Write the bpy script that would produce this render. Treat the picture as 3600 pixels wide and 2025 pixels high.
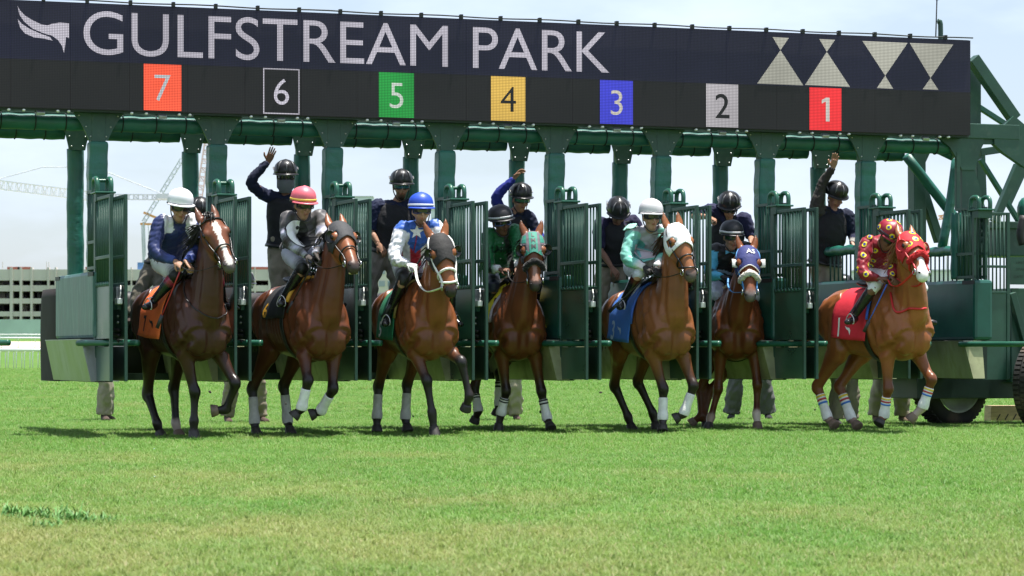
import bpy, bmesh, math, random
import numpy as np
from mathutils import Vector, Matrix
from mathutils.bvhtree import BVHTree

for _o in list(bpy.data.objects):
    bpy.data.objects.remove(_o)
SC = bpy.context.scene
COL = SC.collection
random.seed(7)
RNG = np.random.default_rng(7)

# ------------------------------------------------------------------ camera, sky, sun, exposure
FPX, HOR, CAMH = 9720.0, 1244.0, 0.85      # focal length in photo pixels, horizon row, camera height
Y0, TH = 29.63, 0.3385                     # distance to the gate front, its turn
CT, ST = math.cos(TH), math.sin(TH)

cam = bpy.data.cameras.new('camera')
camo = bpy.data.objects.new('camera', cam)
COL.objects.link(camo)
camo.location = (0, 0, CAMH)
camo.rotation_euler = (math.radians(90), 0, 0)
cam.sensor_width = 36.0
cam.lens = FPX / 100.0
cam.shift_y = (HOR - 1012.5) / 3600.0
cam.clip_start, cam.clip_end = 0.5, 6000.0
cam.dof.use_dof = True
cam.dof.focus_distance = 28.6
cam.dof.aperture_fstop = 8.0
SC.camera = camo

SUN_EL, SUN_AZ = math.radians(80), math.radians(86)   # azimuth from +Y (ahead) towards +X (right)
world = bpy.data.worlds.new('World')
SC.world = world
world.use_nodes = True
wn, wl = world.node_tree.nodes, world.node_tree.links
wn.clear()
w_out = wn.new('ShaderNodeOutputWorld')
w_bg = wn.new('ShaderNodeBackground')
w_sky = wn.new('ShaderNodeTexSky')
w_sky.sky_type = 'NISHITA'
w_sky.sun_disc = False
w_sky.sun_elevation = SUN_EL
w_sky.sun_rotation = SUN_AZ
w_sky.altitude = 0
w_sky.air_density = 1.0
w_sky.dust_density = 1.2
w_sky.ozone_density = 1.2
w_tc = wn.new('ShaderNodeTexCoord')
w_map = wn.new('ShaderNodeMapping')
w_map.inputs['Scale'].default_value = (2.2, 2.2, 7.0)
w_no = wn.new('ShaderNodeTexNoise')
w_no.inputs['Scale'].default_value = 2.3
w_no.inputs['Detail'].default_value = 6
w_no.inputs['Roughness'].default_value = 0.55
w_rp = wn.new('ShaderNodeValToRGB')
w_rp.color_ramp.elements[0].position = 0.42
w_rp.color_ramp.elements[0].color = (.35, .35, .35, 1)
w_rp.color_ramp.elements[1].position = 0.72
w_rp.color_ramp.elements[1].color = (0.95, 0.95, 0.95, 1)
w_mix = wn.new('ShaderNodeMix')
w_mix.data_type = 'RGBA'
w_mix.inputs['B'].default_value = (7.3, 8.3, 10.1, 1)
wl.new(w_tc.outputs['Generated'], w_map.inputs['Vector'])
wl.new(w_map.outputs['Vector'], w_no.inputs['Vector'])
wl.new(w_no.outputs['Fac'], w_rp.inputs['Fac'])
wl.new(w_rp.outputs['Color'], w_mix.inputs['Factor'])
wl.new(w_sky.outputs['Color'], w_mix.inputs['A'])
wl.new(w_mix.outputs['Result'], w_bg.inputs['Color'])
w_bg.inputs['Strength'].default_value = 0.074
wl.new(w_bg.outputs['Background'], w_out.inputs['Surface'])

sun = bpy.data.lights.new('sun', 'SUN')
sun.energy = 5.0
sun.angle = math.radians(0.53)
sun.color = (1.0, 0.96, 0.89)
suno = bpy.data.objects.new('sun', sun)
COL.objects.link(suno)
suno.location = (0, 20, 30)
_sd = Vector((math.sin(SUN_AZ) * math.cos(SUN_EL), math.cos(SUN_AZ) * math.cos(SUN_EL), math.sin(SUN_EL)))
suno.rotation_euler = _sd.to_track_quat('Z', 'Y').to_euler()

SC.view_settings.view_transform = 'Standard'
SC.view_settings.look = 'None'
SC.view_settings.exposure = 0.95
SC.view_settings.gamma = 1.0
SC.view_settings.use_curve_mapping = False
SC.cycles.max_bounces = 6
SC.cycles.use_denoising = True
SC.cycles.sample_clamp_indirect = 6.0

# ------------------------------------------------------------------ placing helpers
A = lambda *v: np.array(v, dtype=float)
def unit(v):
    v = np.asarray(v, float); n = np.linalg.norm(v)
    return v / n if n > 1e-9 else v
def ray(u, v):
    return A((u - 1800) / FPX, 1.0, (HOR - v) / FPX)
CAM = A(0, 0, CAMH)
def at(u, v, Y):
    return CAM + ray(u, v) * Y
def gw(g, d, z):
    return A(g * CT - d * ST, Y0 + g * ST + d * CT, z)
def gsol(u, v, d):
    """gate coordinates (along, depth, height) of the point seen at u, v that lies d behind the gate front"""
    U = (u - 1800) / FPX
    g = (U * (Y0 + d * CT) + d * ST) / (CT - U * ST)
    Y = Y0 + g * ST + d * CT
    return A(g, d, CAMH + (HOR - v) / FPX * Y)
def gwp(u, v, d):
    return gw(*gsol(u, v, d))
def reach(start, u, v, length, sgn):
    """point on the line of sight through u, v that is `length` from start; sgn>0 the nearer one"""
    r = ray(u, v); w = CAM - start
    a = r @ r; b = 2 * (w @ r); c = w @ w - length * length
    disc = b * b - 4 * a * c
    t = -b / (2 * a)
    if disc > 0 and sgn != 0:
        t += (-1 if sgn > 0 else 1) * math.sqrt(disc) / (2 * a) * min(1, abs(sgn))
    return CAM + r * t

# ------------------------------------------------------------------ materials
MATS = {}
def mat(name, col=(.5, .5, .5), rough=.6, metal=0., spec=.5, noise=0., nscale=8., bump=0., bscale=60., coat=0.,
        sheen=0., emit=None, attr=False, streak=None, transl=0., dirt=None):
    if name in MATS: return MATS[name]
    m = bpy.data.materials.new(name); m.use_nodes = True
    nt = m.node_tree; N, L = nt.nodes, nt.links
    b = N['Principled BSDF']
    b.inputs['Roughness'].default_value = rough
    b.inputs['Metallic'].default_value = metal
    b.inputs['Specular IOR Level'].default_value = spec
    if coat: b.inputs['Coat Weight'].default_value = coat; b.inputs['Coat Roughness'].default_value = .15
    if sheen: b.inputs['Sheen Weight'].default_value = sheen; b.inputs['Sheen Roughness'].default_value = .4
    tc = N.new('ShaderNodeTexCoord')
    src = None
    if attr:
        at_ = N.new('ShaderNodeAttribute'); at_.attribute_name = 'Col'
        src = at_.outputs['Color']
    if noise or streak or dirt:
        no = N.new('ShaderNodeTexNoise'); no.inputs['Scale'].default_value = nscale; no.inputs['Detail'].default_value = 5
        if streak:
            mp = N.new('ShaderNodeMapping'); mp.inputs['Scale'].default_value = streak
            L.new(tc.outputs['Object'], mp.inputs['Vector']); L.new(mp.outputs['Vector'], no.inputs['Vector'])
        else:
            L.new(tc.outputs['Object'], no.inputs['Vector'])
        mr = N.new('ShaderNodeMapRange'); mr.inputs['From Min'].default_value = .3; mr.inputs['From Max'].default_value = .7
        mr.inputs['To Min'].default_value = 1 - noise; mr.inputs['To Max'].default_value = 1 + noise
        L.new(no.outputs['Fac'], mr.inputs['Value'])
        mx = N.new('ShaderNodeMix'); mx.data_type = 'RGBA'; mx.blend_type = 'MULTIPLY'; mx.inputs['Factor'].default_value = 1
        if src: L.new(src, mx.inputs['A'])
        else: mx.inputs['A'].default_value = (*col, 1)
        L.new(mr.outputs['Result'], mx.inputs['B'])
        src = mx.outputs['Result']
        if dirt:
            n2 = N.new('ShaderNodeTexNoise'); n2.inputs['Scale'].default_value = dirt[1]; n2.inputs['Detail'].default_value = 7
            if streak: L.new(mp.outputs['Vector'], n2.inputs['Vector'])
            else: L.new(tc.outputs['Object'], n2.inputs['Vector'])
            r2 = N.new('ShaderNodeMapRange'); r2.inputs['From Min'].default_value = dirt[2]; r2.inputs['From Max'].default_value = dirt[2] + .18
            r2.inputs['To Max'].default_value = dirt[3]
            L.new(n2.outputs['Fac'], r2.inputs['Value'])
            m2 = N.new('ShaderNodeMix'); m2.data_type = 'RGBA'; m2.inputs['B'].default_value = (*dirt[0], 1)
            L.new(r2.outputs['Result'], m2.inputs['Factor']); L.new(src, m2.inputs['A'])
            src = m2.outputs['Result']
        rr = N.new('ShaderNodeMapRange'); rr.inputs['To Min'].default_value = max(.03, rough - .12); rr.inputs['To Max'].default_value = min(1, rough + .15)
        L.new(no.outputs['Fac'], rr.inputs['Value']); L.new(rr.outputs['Result'], b.inputs['Roughness'])
    if src: L.new(src, b.inputs['Base Color'])
    else: b.inputs['Base Color'].default_value = (*col, 1)
    if bump:
        nb = N.new('ShaderNodeTexNoise'); nb.inputs['Scale'].default_value = bscale; nb.inputs['Detail'].default_value = 4
        if streak: L.new(mp.outputs['Vector'], nb.inputs['Vector'])
        else: L.new(tc.outputs['Object'], nb.inputs['Vector'])
        bp = N.new('ShaderNodeBump'); bp.inputs['Strength'].default_value = bump; bp.inputs['Distance'].default_value = .01
        L.new(nb.outputs['Fac'], bp.inputs['Height']); L.new(bp.outputs['Normal'], b.inputs['Normal'])
    if emit:
        b.inputs['Emission Color'].default_value = (*emit[0], 1); b.inputs['Emission Strength'].default_value = emit[1]
    MATS[name] = m
    return m

# ------------------------------------------------------------------ mesh helpers
class MB:
    """collects simple shapes into one mesh"""
    def __init__(s): s.V, s.F, s.n = [], [], 0
    def add(s, V, F):
        V = np.asarray(V, float).reshape(-1, 3)
        s.V.append(V); s.F += [tuple(i + s.n for i in f) for f in F]; s.n += len(V); return s
    def box(s, c, size, R=None):
        x, y, z = np.asarray(size) / 2
        P = A(-x, -y, -z), A(x, -y, -z), A(x, y, -z), A(-x, y, -z), A(-x, -y, z), A(x, -y, z), A(x, y, z), A(-x, y, z)
        P = np.array(P)
        if R is not None: P = P @ np.asarray(R).T
        return s.add(P + np.asarray(c), [(3, 2, 1, 0), (4, 5, 6, 7), (0, 1, 5, 4), (1, 2, 6, 5), (2, 3, 7, 6), (3, 0, 4, 7)])
    def box2(s, lo, hi):
        lo, hi = np.asarray(lo, float), np.asarray(hi, float)
        return s.box((lo + hi) / 2, hi - lo)
    def beam(s, p, q, w, h, up=(0, 1, 0)):
        p, q = np.asarray(p, float), np.asarray(q, float); t = unit(q - p)
        b = unit(np.cross(t, up)); c = np.cross(b, t)
        P = [p - b * w / 2 - c * h / 2, p + b * w / 2 - c * h / 2, p + b * w / 2 + c * h / 2, p - b * w / 2 + c * h / 2]
        P = P + [x + (q - p) for x in P]
        return s.add(P, [(3, 2, 1, 0), (4, 5, 6, 7), (0, 1, 5, 4), (1, 2, 6, 5), (2, 3, 7, 6), (3, 0, 4, 7)])
    def prism(s, poly, off):
        """closed polygon (3-D points) pushed along off"""
        P = np.asarray(poly, float); n = len(P); Q = P + np.asarray(off)
        F = [tuple(range(n))[::-1], tuple(range(n, 2 * n))] + [(i, (i + 1) % n, n + (i + 1) % n, n + i) for i in range(n)]
        return s.add(np.vstack([P, Q]), F)
    def tube(s, P, r, n=8, sub=1, side=None, cap=True):
        V, F, _, _ = loft(P, r, n=n, sub=sub, side=side, cap=cap)
        return s.add(V, F)
    def ball(s, c, r, n=10, m=7, axes=None):
        r = np.ones(3) * r if np.isscalar(r) else np.asarray(r, float)
        ax = np.eye(3) if axes is None else np.array(axes)
        V = [A(0, 0, 1)]
        for i in range(1, m):
            t = math.pi * i / m
            V += [A(math.sin(t) * math.cos(2 * math.pi * k / n), math.sin(t) * math.sin(2 * math.pi * k / n), math.cos(t)) for k in range(n)]
        V.append(A(0, 0, -1)); V = np.array(V) * r @ ax + np.asarray(c)
        F = [(0, 1 + k, 1 + (k + 1) % n) for k in range(n)]
        for i in range(m - 2):
            a = 1 + i * n; b = a + n
            F += [(a + k, b + k, b + (k + 1) % n, a + (k + 1) % n) for k in range(n)]
        a = 1 + (m - 2) * n; e = len(V) - 1
        F += [(a + k, e, a + (k + 1) % n) for k in range(n)]
        return s.add(V, F)
    def grid(s, P):
        """P: rows x cols x 3"""
        P = np.asarray(P, float); a, b = P.shape[:2]
        return s.add(P.reshape(-1, 3), [(i * b + j, i * b + j + 1, (i + 1) * b + j + 1, (i + 1) * b + j) for i in range(a - 1) for j in range(b - 1)])
    def mesh(s): return (np.vstack(s.V) if s.V else np.zeros((0, 3))), s.F
    def build(s, name, m, parent=None, smooth=False, base=None, bevel=0, solid=0, **k):
        V, F = s.mesh()
        if base is not None: V = V - np.asarray(base)
        return mk(name, V, F, m, parent, smooth, bevel=bevel, solid=solid, **k)

def crom(P, sub):
    P = np.asarray(P, float); n = len(P)
    if sub <= 1 or n < 3:
        if sub <= 1: return P
        return np.vstack([P[0] + (P[1] - P[0]) * t for t in np.linspace(0, 1, sub + 1)])
    E = np.vstack([2 * P[0] - P[1], P, 2 * P[-1] - P[-2]]); out = []
    for i in range(n - 1):
        a, b, c, d = E[i:i + 4]
        for k in range(sub):
            t = k / sub
            out.append(.5 * (2 * b + (c - a) * t + (2 * a - 5 * b + 4 * c - d) * t * t + (3 * b - a - 3 * c + d) * t ** 3))
    out.append(P[-1]); return np.array(out)

def loft(P, R, n=12, sub=4, side=None, cap=True, C=None):
    P = np.asarray(P, float)
    if np.isscalar(R): R = [R] * len(P)
    R = [R] * len(P) if isinstance(R, tuple) else R
    R = np.array([(r, r) if np.isscalar(r) else tuple(r) for r in R], float)
    Q = crom(P, sub); RR = np.maximum(crom(R, sub), .001)
    CC = None if C is None else np.clip(crom(np.asarray(C, float), sub) if sub > 1 else np.asarray(C, float), 0, 1)
    T = np.gradient(Q, axis=0); V = []
    S = None if side is None else np.asarray(side, float)
    prev = S if S is not None else (A(1, 0, 0) if abs(unit(T[0])[0]) < .8 else A(0, 1, 0))
    for i in range(len(Q)):
        t = unit(T[i]); ref = S if S is not None else prev
        sd = ref - t * (ref @ t)
        if np.linalg.norm(sd) < 1e-3: sd = prev - t * (prev @ t)
        sd = unit(sd); nn = np.cross(t, sd); prev = sd
        for k in range(n):
            a = 2 * math.pi * k / n
            V.append(Q[i] + sd * RR[i, 0] * math.cos(a) + nn * RR[i, 1] * math.sin(a))
    F = [(i * n + k, i * n + (k + 1) % n, (i + 1) * n + (k + 1) % n, (i + 1) * n + k) for i in range(len(Q) - 1) for k in range(n)]
    if cap:
        F.append(tuple(range(n))[::-1]); m = (len(Q) - 1) * n; F.append(tuple(range(m, m + n)))
    return np.array(V), F, (Q, RR.mean(axis=1)), CC

class Shape:
    """overlapping tubes and balls that are fused into one continuous skin"""
    def __init__(s): s.mb, s.sp, s.sr, s.sc = MB(), [], [], []
    def loft(s, P, R, C=(.5, .5, .5), side=None, n=14, sub=5):
        P = np.asarray(P, float)
        C = np.tile(np.asarray(C, float), (len(P), 1)) if np.ndim(C) == 1 else np.asarray(C, float)
        V, F, (Q, r), CC = loft(P, R, n, sub, side, True, C)
        s.mb.add(V, F); s.sp.append(Q); s.sr.append(r); s.sc.append(CC); return s
    def ball(s, c, r, C=(.5, .5, .5), axes=None):
        s.mb.ball(c, r, 14, 9, axes)
        s.sp.append(np.asarray(c, float)[None]); s.sr.append(np.array([np.mean(r)])); s.sc.append(np.asarray(C, float)[None]); return s
    def fuse(s, voxel=.014, it=3, wr=0., wl=.1, extra=None, seed=0):
        V, F = s.mb.mesh()
        me = bpy.data.meshes.new('t'); me.from_pydata(V.tolist(), [], F)
        ob = bpy.data.objects.new('t', me); COL.objects.link(ob)
        md = ob.modifiers.new('r', 'REMESH'); md.mode = 'VOXEL'; md.voxel_size = voxel; md.adaptivity = 0
        sm = ob.modifiers.new('s', 'SMOOTH'); sm.factor = .5; sm.iterations = it
        dg = bpy.context.evaluated_depsgraph_get()
        m2 = bpy.data.meshes.new_from_object(ob.evaluated_get(dg))
        bpy.data.objects.remove(ob); bpy.data.meshes.remove(me)
        n = len(m2.vertices); co = np.empty(n * 3); m2.vertices.foreach_get('co', co); co = co.reshape(-1, 3)
        no = np.empty(n * 3); m2.vertices.foreach_get('normal', no); no = no.reshape(-1, 3)
        Fq = [tuple(p.vertices) for p in m2.polygons]
        bpy.data.meshes.remove(m2)
        if wr:
            rg = np.random.default_rng(seed); h = np.zeros(n)
            for k in range(7):
                d = unit(rg.normal(size=3)); w = wl * rg.uniform(.55, 1.6)
                d2 = unit(rg.normal(size=3))
                h += np.sin(co @ d * 2 * math.pi / w + 1.7 * np.sin(co @ d2 * 2 * math.pi / (w * 2.2)) + rg.uniform(0, 6)) / 3
            h = np.sign(h) * np.abs(h) ** 1.2
            co = co + no * (h * wr)[:, None]
        sp, sr, sc = np.vstack(s.sp), np.concatenate(s.sr), np.vstack(s.sc)
        col = np.empty((n, 3))
        for i in range(0, n, 4000):
            D = np.linalg.norm(co[i:i + 4000, None] - sp[None], axis=2) - sr[None]
            col[i:i + 4000] = sc[D.argmin(axis=1)]
        return co, Fq, col

def mk(name, V, F, m, parent=None, smooth=True, col=None, bevel=0, solid=0, loc=None):
    me = bpy.data.meshes.new(name); me.from_pydata(np.asarray(V).tolist(), [], F)
    if m is not None: me.materials.append(m)
    if col is not None:
        ca = me.color_attributes.new('Col', 'FLOAT_COLOR', 'POINT')
        ca.data.foreach_set('color', np.hstack([np.asarray(col, float), np.ones((len(col), 1))]).ravel())
    if smooth: me.polygons.foreach_set('use_smooth', [True] * len(me.polygons))
    me.update()
    o = bpy.data.objects.new(name, me); COL.objects.link(o)
    if bevel:
        b = o.modifiers.new('bevel', 'BEVEL'); b.width = bevel; b.segments = 2; b.limit_method = 'ANGLE'; b.angle_limit = .6
    if solid:
        b = o.modifiers.new('solid', 'SOLIDIFY'); b.thickness = solid; b.offset = 0
    if parent is not None: o.parent = parent
    if loc is not None: o.location = loc
    return o
def tag(o, label=None, cat=None, group=None, kind=None):
    if label: o['label'] = label
    if cat: o['category'] = cat
    if group: o['group'] = group
    if kind: o['kind'] = kind
    return o
def empty(name, loc, label, cat, group=None, rz=0.):
    o = bpy.data.objects.new(name, None); COL.objects.link(o); o.empty_display_size = .2
    o.location = tuple(loc); o.rotation_euler = (0, 0, rz)
    return tag(o, label, cat, group)

def text_mesh(txt, size=1., off=0., cuts=2, sx=1.):
    """flat outline of the text as (V2, F), left at 0, baseline at 0; size = cap height"""
    cu = bpy.data.curves.new('txt', 'FONT'); cu.body = txt; cu.size = 1.; cu.offset = off; cu.resolution_u = 8
    ob = bpy.data.objects.new('txt', cu); COL.objects.link(ob)
    dg = bpy.context.evaluated_depsgraph_get()
    me = bpy.data.meshes.new_from_object(ob.evaluated_get(dg))
    bpy.data.objects.remove(ob); bpy.data.curves.remove(cu)
    V = np.array([tuple(v.co) for v in me.vertices]); F = [tuple(p.vertices) for p in me.polygons]
    bpy.data.meshes.remove(me)
    V[:, 0] -= V[:, 0].min(); V[:, 1] -= V[:, 1].min(); k = size / V[:, 1].max(); V = V[:, :2] * k; V[:, 0] *= sx
    return V, F
def refine(V2, F, step):
    """cut a flat outline finely enough to lie on a curved surface"""
    bm = bmesh.new()
    vs = [bm.verts.new((p[0], p[1], 0)) for p in V2]
    for f in F:
        try: bm.faces.new([vs[i] for i in f])
        except ValueError: pass
    bmesh.ops.triangulate(bm, faces=bm.faces[:])
    for _ in range(4):
        es = [e for e in bm.edges if e.calc_length() > step]
        if not es: break
        bmesh.ops.subdivide_edges(bm, edges=es, cuts=1)
        bmesh.ops.triangulate(bm, faces=[f for f in bm.faces if len(f.verts) > 3])
    bm.verts.index_update()
    V = np.array([tuple(v.co)[:2] for v in bm.verts]); F = [tuple(v.index for v in f.verts) for f in bm.faces]
    bm.free(); return V, F
def poly2(pts): return np.array(pts, float), [tuple(range(len(pts)))]
def disc2(r, n=20, c=(0, 0)):
    return np.array([(c[0] + r * math.cos(2 * math.pi * k / n), c[1] + r * math.sin(2 * math.pi * k / n)) for k in range(n)]), [tuple(range(n))]
def bvh(V, F): return BVHTree.FromPolygons([Vector(v) for v in V], F)
def decal(V2, F, org, ex, ey, tree, off=.004, step=.02, far=.6):
    """lay a flat print (x along ex, y along ey, origin org) onto the surface below it"""
    V2, F = refine(V2, F, step); ex, ey = unit(ex), unit(ey); n = np.cross(ex, ey); out = []
    for x, y in V2:
        p = org + ex * x + ey * y + n * far * .5
        h = tree.ray_cast(Vector(p), Vector(-n), far)
        if h[0] is None:
            q = tree.find_nearest(Vector(org + ex * x + ey * y)); out.append(np.array(q[0]) + np.array(q[1]) * off)
        else: out.append(np.array(h[0]) + n * off)
    return np.array(out), F
# ------------------------------------------------------------------ horses
class Frame:
    """ground frame of a horse: x forward, y to its left, z up, origin under the withers; also reads crop pixels"""
    def __init__(s, U0, uO, dO, psi):
        s.U0 = U0; g = gsol(uO, HOR, dO); s.O = gw(g[0], g[1], 0); s.O[2] = 0
        a = math.radians(psi); s.f = A(math.sin(a), -math.cos(a), 0); s.l = A(math.cos(a), math.sin(a), 0); s.up = A(0, 0, 1)
    def L(s, x, y, z): return s.O + s.f * x + s.l * y + s.up * z
    def uv(s, px, py): return s.U0 + px / 1.5, 620 + py / 1.5
    def J(s, px, py, x):
        r = ray(*s.uv(px, py)); t = (x - (CAM - s.O) @ s.f) / (r @ s.f)
        return CAM + r * t
    def loc(s, p): q = np.asarray(p) - s.O; return A(q @ s.f, q @ s.l, q[2])
    def mirror(s, p): q = s.loc(p); return s.L(q[0], -q[1], q[2])

#            x      hw    zc    hh
TORSO = np.array([
    (.435, .10, 1.06, .14), (.375, .19, 1.07, .26), (.24, .245, 1.10, .345), (.05, .268, 1.18, .425), (-.18, .285, 1.18, .40),
    (-.42, .292, 1.175, .365), (-.66, .285, 1.195, .345), (-.86, .268, 1.215, .335), (-1.03, .215, 1.215, .265), (-1.14, .12, 1.20, .15)])
def torso_at(x, k=1.):
    o = [np.interp(-x, -TORSO[:, 0], TORSO[:, i]) for i in (1, 2, 3)]
    return o[0] * k, o[1], o[2]
HEADS = np.array([  # t  lateral depth  offset along the forehead normal
    (-.045, .045, .05, -.045), (.0, .073, .085, -.045), (.07, .090, .110, -.045), (.15, .100, .128, -.050), (.22, .094, .132, -.055), (.30, .076, .118, -.045),
    (.38, .060, .094, -.026), (.46, .052, .074, -.010), (.53, .054, .064, -.004), (.58, .054, .060, -.006), (.62, .045, .048, -.012), (.645, .022, .026, -.016)])
HEADS[:, 1] *= np.interp(HEADS[:, 0], [0, .30, .52, .65], [1.34, 1.38, 1.22, 1.16]); HEADS[:, 2] *= np.interp(HEADS[:, 0], [0, .35, .6], [1.16, 1.16, 1.10]); HEADS[:, 3] *= 1.08
class Head:
    def __init__(s, fr, poll, px, muz, hy, L=.55, roll=0.):
        s.p = fr.J(poll[0], poll[1], px)
        m = reach(s.p, *fr.uv(*muz), L, 1); s.A = unit(m - s.p)
        a = math.radians(hy); S0 = A(math.cos(a), math.sin(a), 0)
        s.S = unit(S0 - s.A * (S0 @ s.A)); s.N = np.cross(s.S, s.A)
        if s.N[1] > 0 and s.N[2] < 0: s.N = -s.N
        if roll:
            r = math.radians(roll); s.S, s.N = s.S * math.cos(r) + s.N * math.sin(r), s.N * math.cos(r) - s.S * math.sin(r)
    def pt(s, t, sx, n): return s.p + s.A * t + s.S * sx + s.N * n
    def surf(s, t, ph, off=0.):
        a, b, o = [np.interp(t, HEADS[:, 0], HEADS[:, i]) for i in (1, 2, 3)]
        return s.pt(t, (a + off) * math.cos(ph), o + (b + off) * math.sin(ph))
    def loc(s, P): q = P - s.p; return np.stack([q @ s.A, q @ s.S, q @ s.N], axis=-1)

M_COAT = mat('horse_coat', attr=True, rough=.36, spec=.34, noise=.32, nscale=2.6, bump=.32, bscale=12.)
M_HAIR = mat('horse_hair', (.010, .008, .007), rough=.5, noise=.3, nscale=40)
M_HAIR_R = mat('chestnut_hair', (.30, .13, .05), rough=.5, noise=.3, nscale=40)
M_HAIR_B = mat('brown_hair', (.055, .022, .012), rough=.5, noise=.3, nscale=40)
M_LEATHER = mat('black_leather', (.012, .011, .011), rough=.38)
M_WLEATHER = mat('white_strap', (.72, .71, .68), rough=.5, noise=.08, nscale=30)
M_STEEL = mat('steel', (.6, .6, .6), rough=.28, metal=1.)
M_EYE = mat('horse_eye', (.008, .005, .004), rough=.08)
M_WRAP = mat('bandage_white', (.74, .73, .70), rough=.75, noise=.12, nscale=18, bump=.4, bscale=70)
M_WRAPG = mat('bandage_grey', (.50, .485, .46), rough=.8, noise=.18, nscale=14, bump=.4, bscale=70)
M_HOOF = mat('hoof_dark', (.028, .024, .021), rough=.55, noise=.35, nscale=14)
M_HOOFL = mat('hoof_pale', (.16, .11, .08), rough=.6, noise=.35, nscale=14)

def make_horse(h):
    fr = Frame(h['U0'], h['uO'], h['dO'], h['psi']); k = h.get('k', 1.)
    hd = Head(fr, h['poll'], h['px'], h['muz'], h['hy'], roll=h.get('roll', 0))
    base, dark, leg = A(*h['coat']), A(*h.get('dark', (.010, .008, .007))), A(*h['legc'])
    belly = base * .85
    s = Shape()
    s.loft([fr.L(x, 0, z) for x, w, z, hh in TORSO], [(w * k, hh) for x, w, z, hh in TORSO], base, side=fr.l, n=20, sub=5)
    for y in (-1, 1):                                                  # shoulders, breast and quarters
        s.ball(fr.L(.345, y * .10 * k, 1.01), (.115, .115, .18), base)
        s.loft([hd.pt(.16, y * .062, -.14), fr.L(.36, y * .08 * k, 1.45), fr.L(.36, y * .115 * k, 1.22), fr.L(.30, y * .12 * k, 1.0)], [.045, .066, .085, .09], base)
        s.loft([fr.L(.22, y * .20 * k, 1.06), fr.L(.15, y * .19 * k, .93)], [.08, .06], base)
        s.loft([fr.L(.36, y * .14 * k, 1.04), fr.L(.20, y * .165 * k, 1.24), fr.L(.04, y * .10 * k, 1.46)], [(.105, .13), (.10, .15), (.06, .10)], base, side=fr.l)
        s.loft([fr.L(.30, y * .155 * k, 1.06), fr.L(.10, y * .17 * k, .98)], [.13, .12], base, side=fr.l)
        s.loft([fr.L(-.62, y * .12, 1.42), fr.L(-.86, y * .155, 1.27), fr.L(-.98, y * .15, 1.05)], [(.11, .12), (.145, .19), (.10, .15)], base, side=fr.l)
    # neck
    e = hd.pt(.06, 0, -.075); b1 = fr.L(.29, 0, 1.36)
    mid = b1 * .48 + e * .52 + fr.f * h.get('arch', .02) + fr.up * .03
    q3 = b1 * .16 + e * .84 + fr.f * h.get('arch', .02) * .5 + fr.up * .045
    nk = [fr.L(.06, 0, 1.18), b1, mid, q3, e]
    sd = [(.20 * k, .37), (.162 * k, .285), (.112, .20), (.090, .152), (.082, .118)]
    s.loft(nk, sd, base, side=unit(fr.l + hd.S), n=18, sub=6)
    # head
    mz = A(*h.get('muzzle', dark * 1.6)); fc = A(*h.get('face', base * 1.1))
    hc = [fc] * 8 + [fc * .6 + mz * .4, mz, mz, mz]
    s.loft([hd.pt(t, 0, o) for t, a, b, o in HEADS], [(a, b) for t, a, b, o in HEADS], hc, side=hd.S, n=18, sub=4)
    for y in (-1, 1):
        s.ball(hd.pt(.185, y * .100, .032), (.038, .055, .038), fc, [hd.S, hd.A, hd.N])
        s.ball(hd.pt(.25, y * .048, -.125), (.035, .085, .065), fc, [hd.S, hd.A, hd.N])
        s.loft([hd.pt(.27, y * .075, .012), hd.pt(.40, y * .052, .014)], [.017, .010], fc)
        s.ball(hd.pt(.565, y * .040, .030), (.022, .040, .026), mz, [hd.S, hd.A, hd.N])
        sp = h.get('ear', .035)
        s.loft([hd.pt(.0, y * .068, -.05), hd.pt(-.06, y * .076, -.045), hd.pt(-.125, y * (.070 + sp * .6), -.035), hd.pt(-.205, y * (.062 + sp), -.02)],
               [(.034, .028), (.047, .030), (.036, .024), (.008, .008)], [fc, fc, fc * .9, dark + fc * .3], side=hd.S, n=10, sub=4)
    s.loft([hd.pt(.50, 0, -.055), hd.pt(.59, 0, -.058)], [(.036, .026), (.030, .022)], mz, side=hd.S)
    # legs
    def limb(P, R, C): s.loft(P, R, C, side=fr.l, n=12, sub=5)
    hoofs, wraps = [], []
    lc = lambda a: base * (1 - a) + leg * a
    for key, y in (('FR', -1), ('FL', 1)):
        (k1, l1, s1), (k2, l2, s2), (k3, l3, s3) = h[key]
        el = fr.L(.14, y * .165 * k, .95); kn = reach(el, *fr.uv(*k1), l1, s1); fe = reach(kn, *fr.uv(*k2), l2, s2); ho = reach(fe, *fr.uv(*k3), l3, s3)
        ho[2] = max(ho[2], .012) if h.get('free') is None else ho[2]
        fw = unit(fr.f - unit(kn - el) * (fr.f @ unit(kn - el)))
        mids = lambda a, b, t: a * (1 - t) + b * t
        pts = [fr.L(.22, y * .15 * k, 1.12), el, mids(el, kn, .4), mids(el, kn, .78), mids(el, kn, .97) + fw * .012, mids(kn, fe, .13), mids(kn, fe, .45), mids(kn, fe, .82), fe, mids(fe, ho, .5), mids(fe, ho, .72)]
        rad = [.12, (.095, .125), (.068, .082), (.051, .057), (.060, .066), (.048, .052), (.038, .044), (.039, .045), (.051, .055), (.039, .042), (.046, .048)]
        cs = [base, base, lc(.15), lc(.7), leg, leg, leg, leg, leg, leg, leg]
        sock = h.get('sock', {}).get(key)
        if sock: cs[-3:] = [A(*sock)] * 3
        limb(pts, rad, cs); hoofs.append((fe, ho, h.get('hoof', {}).get(key))); wraps.append((key, kn, fe))
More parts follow.
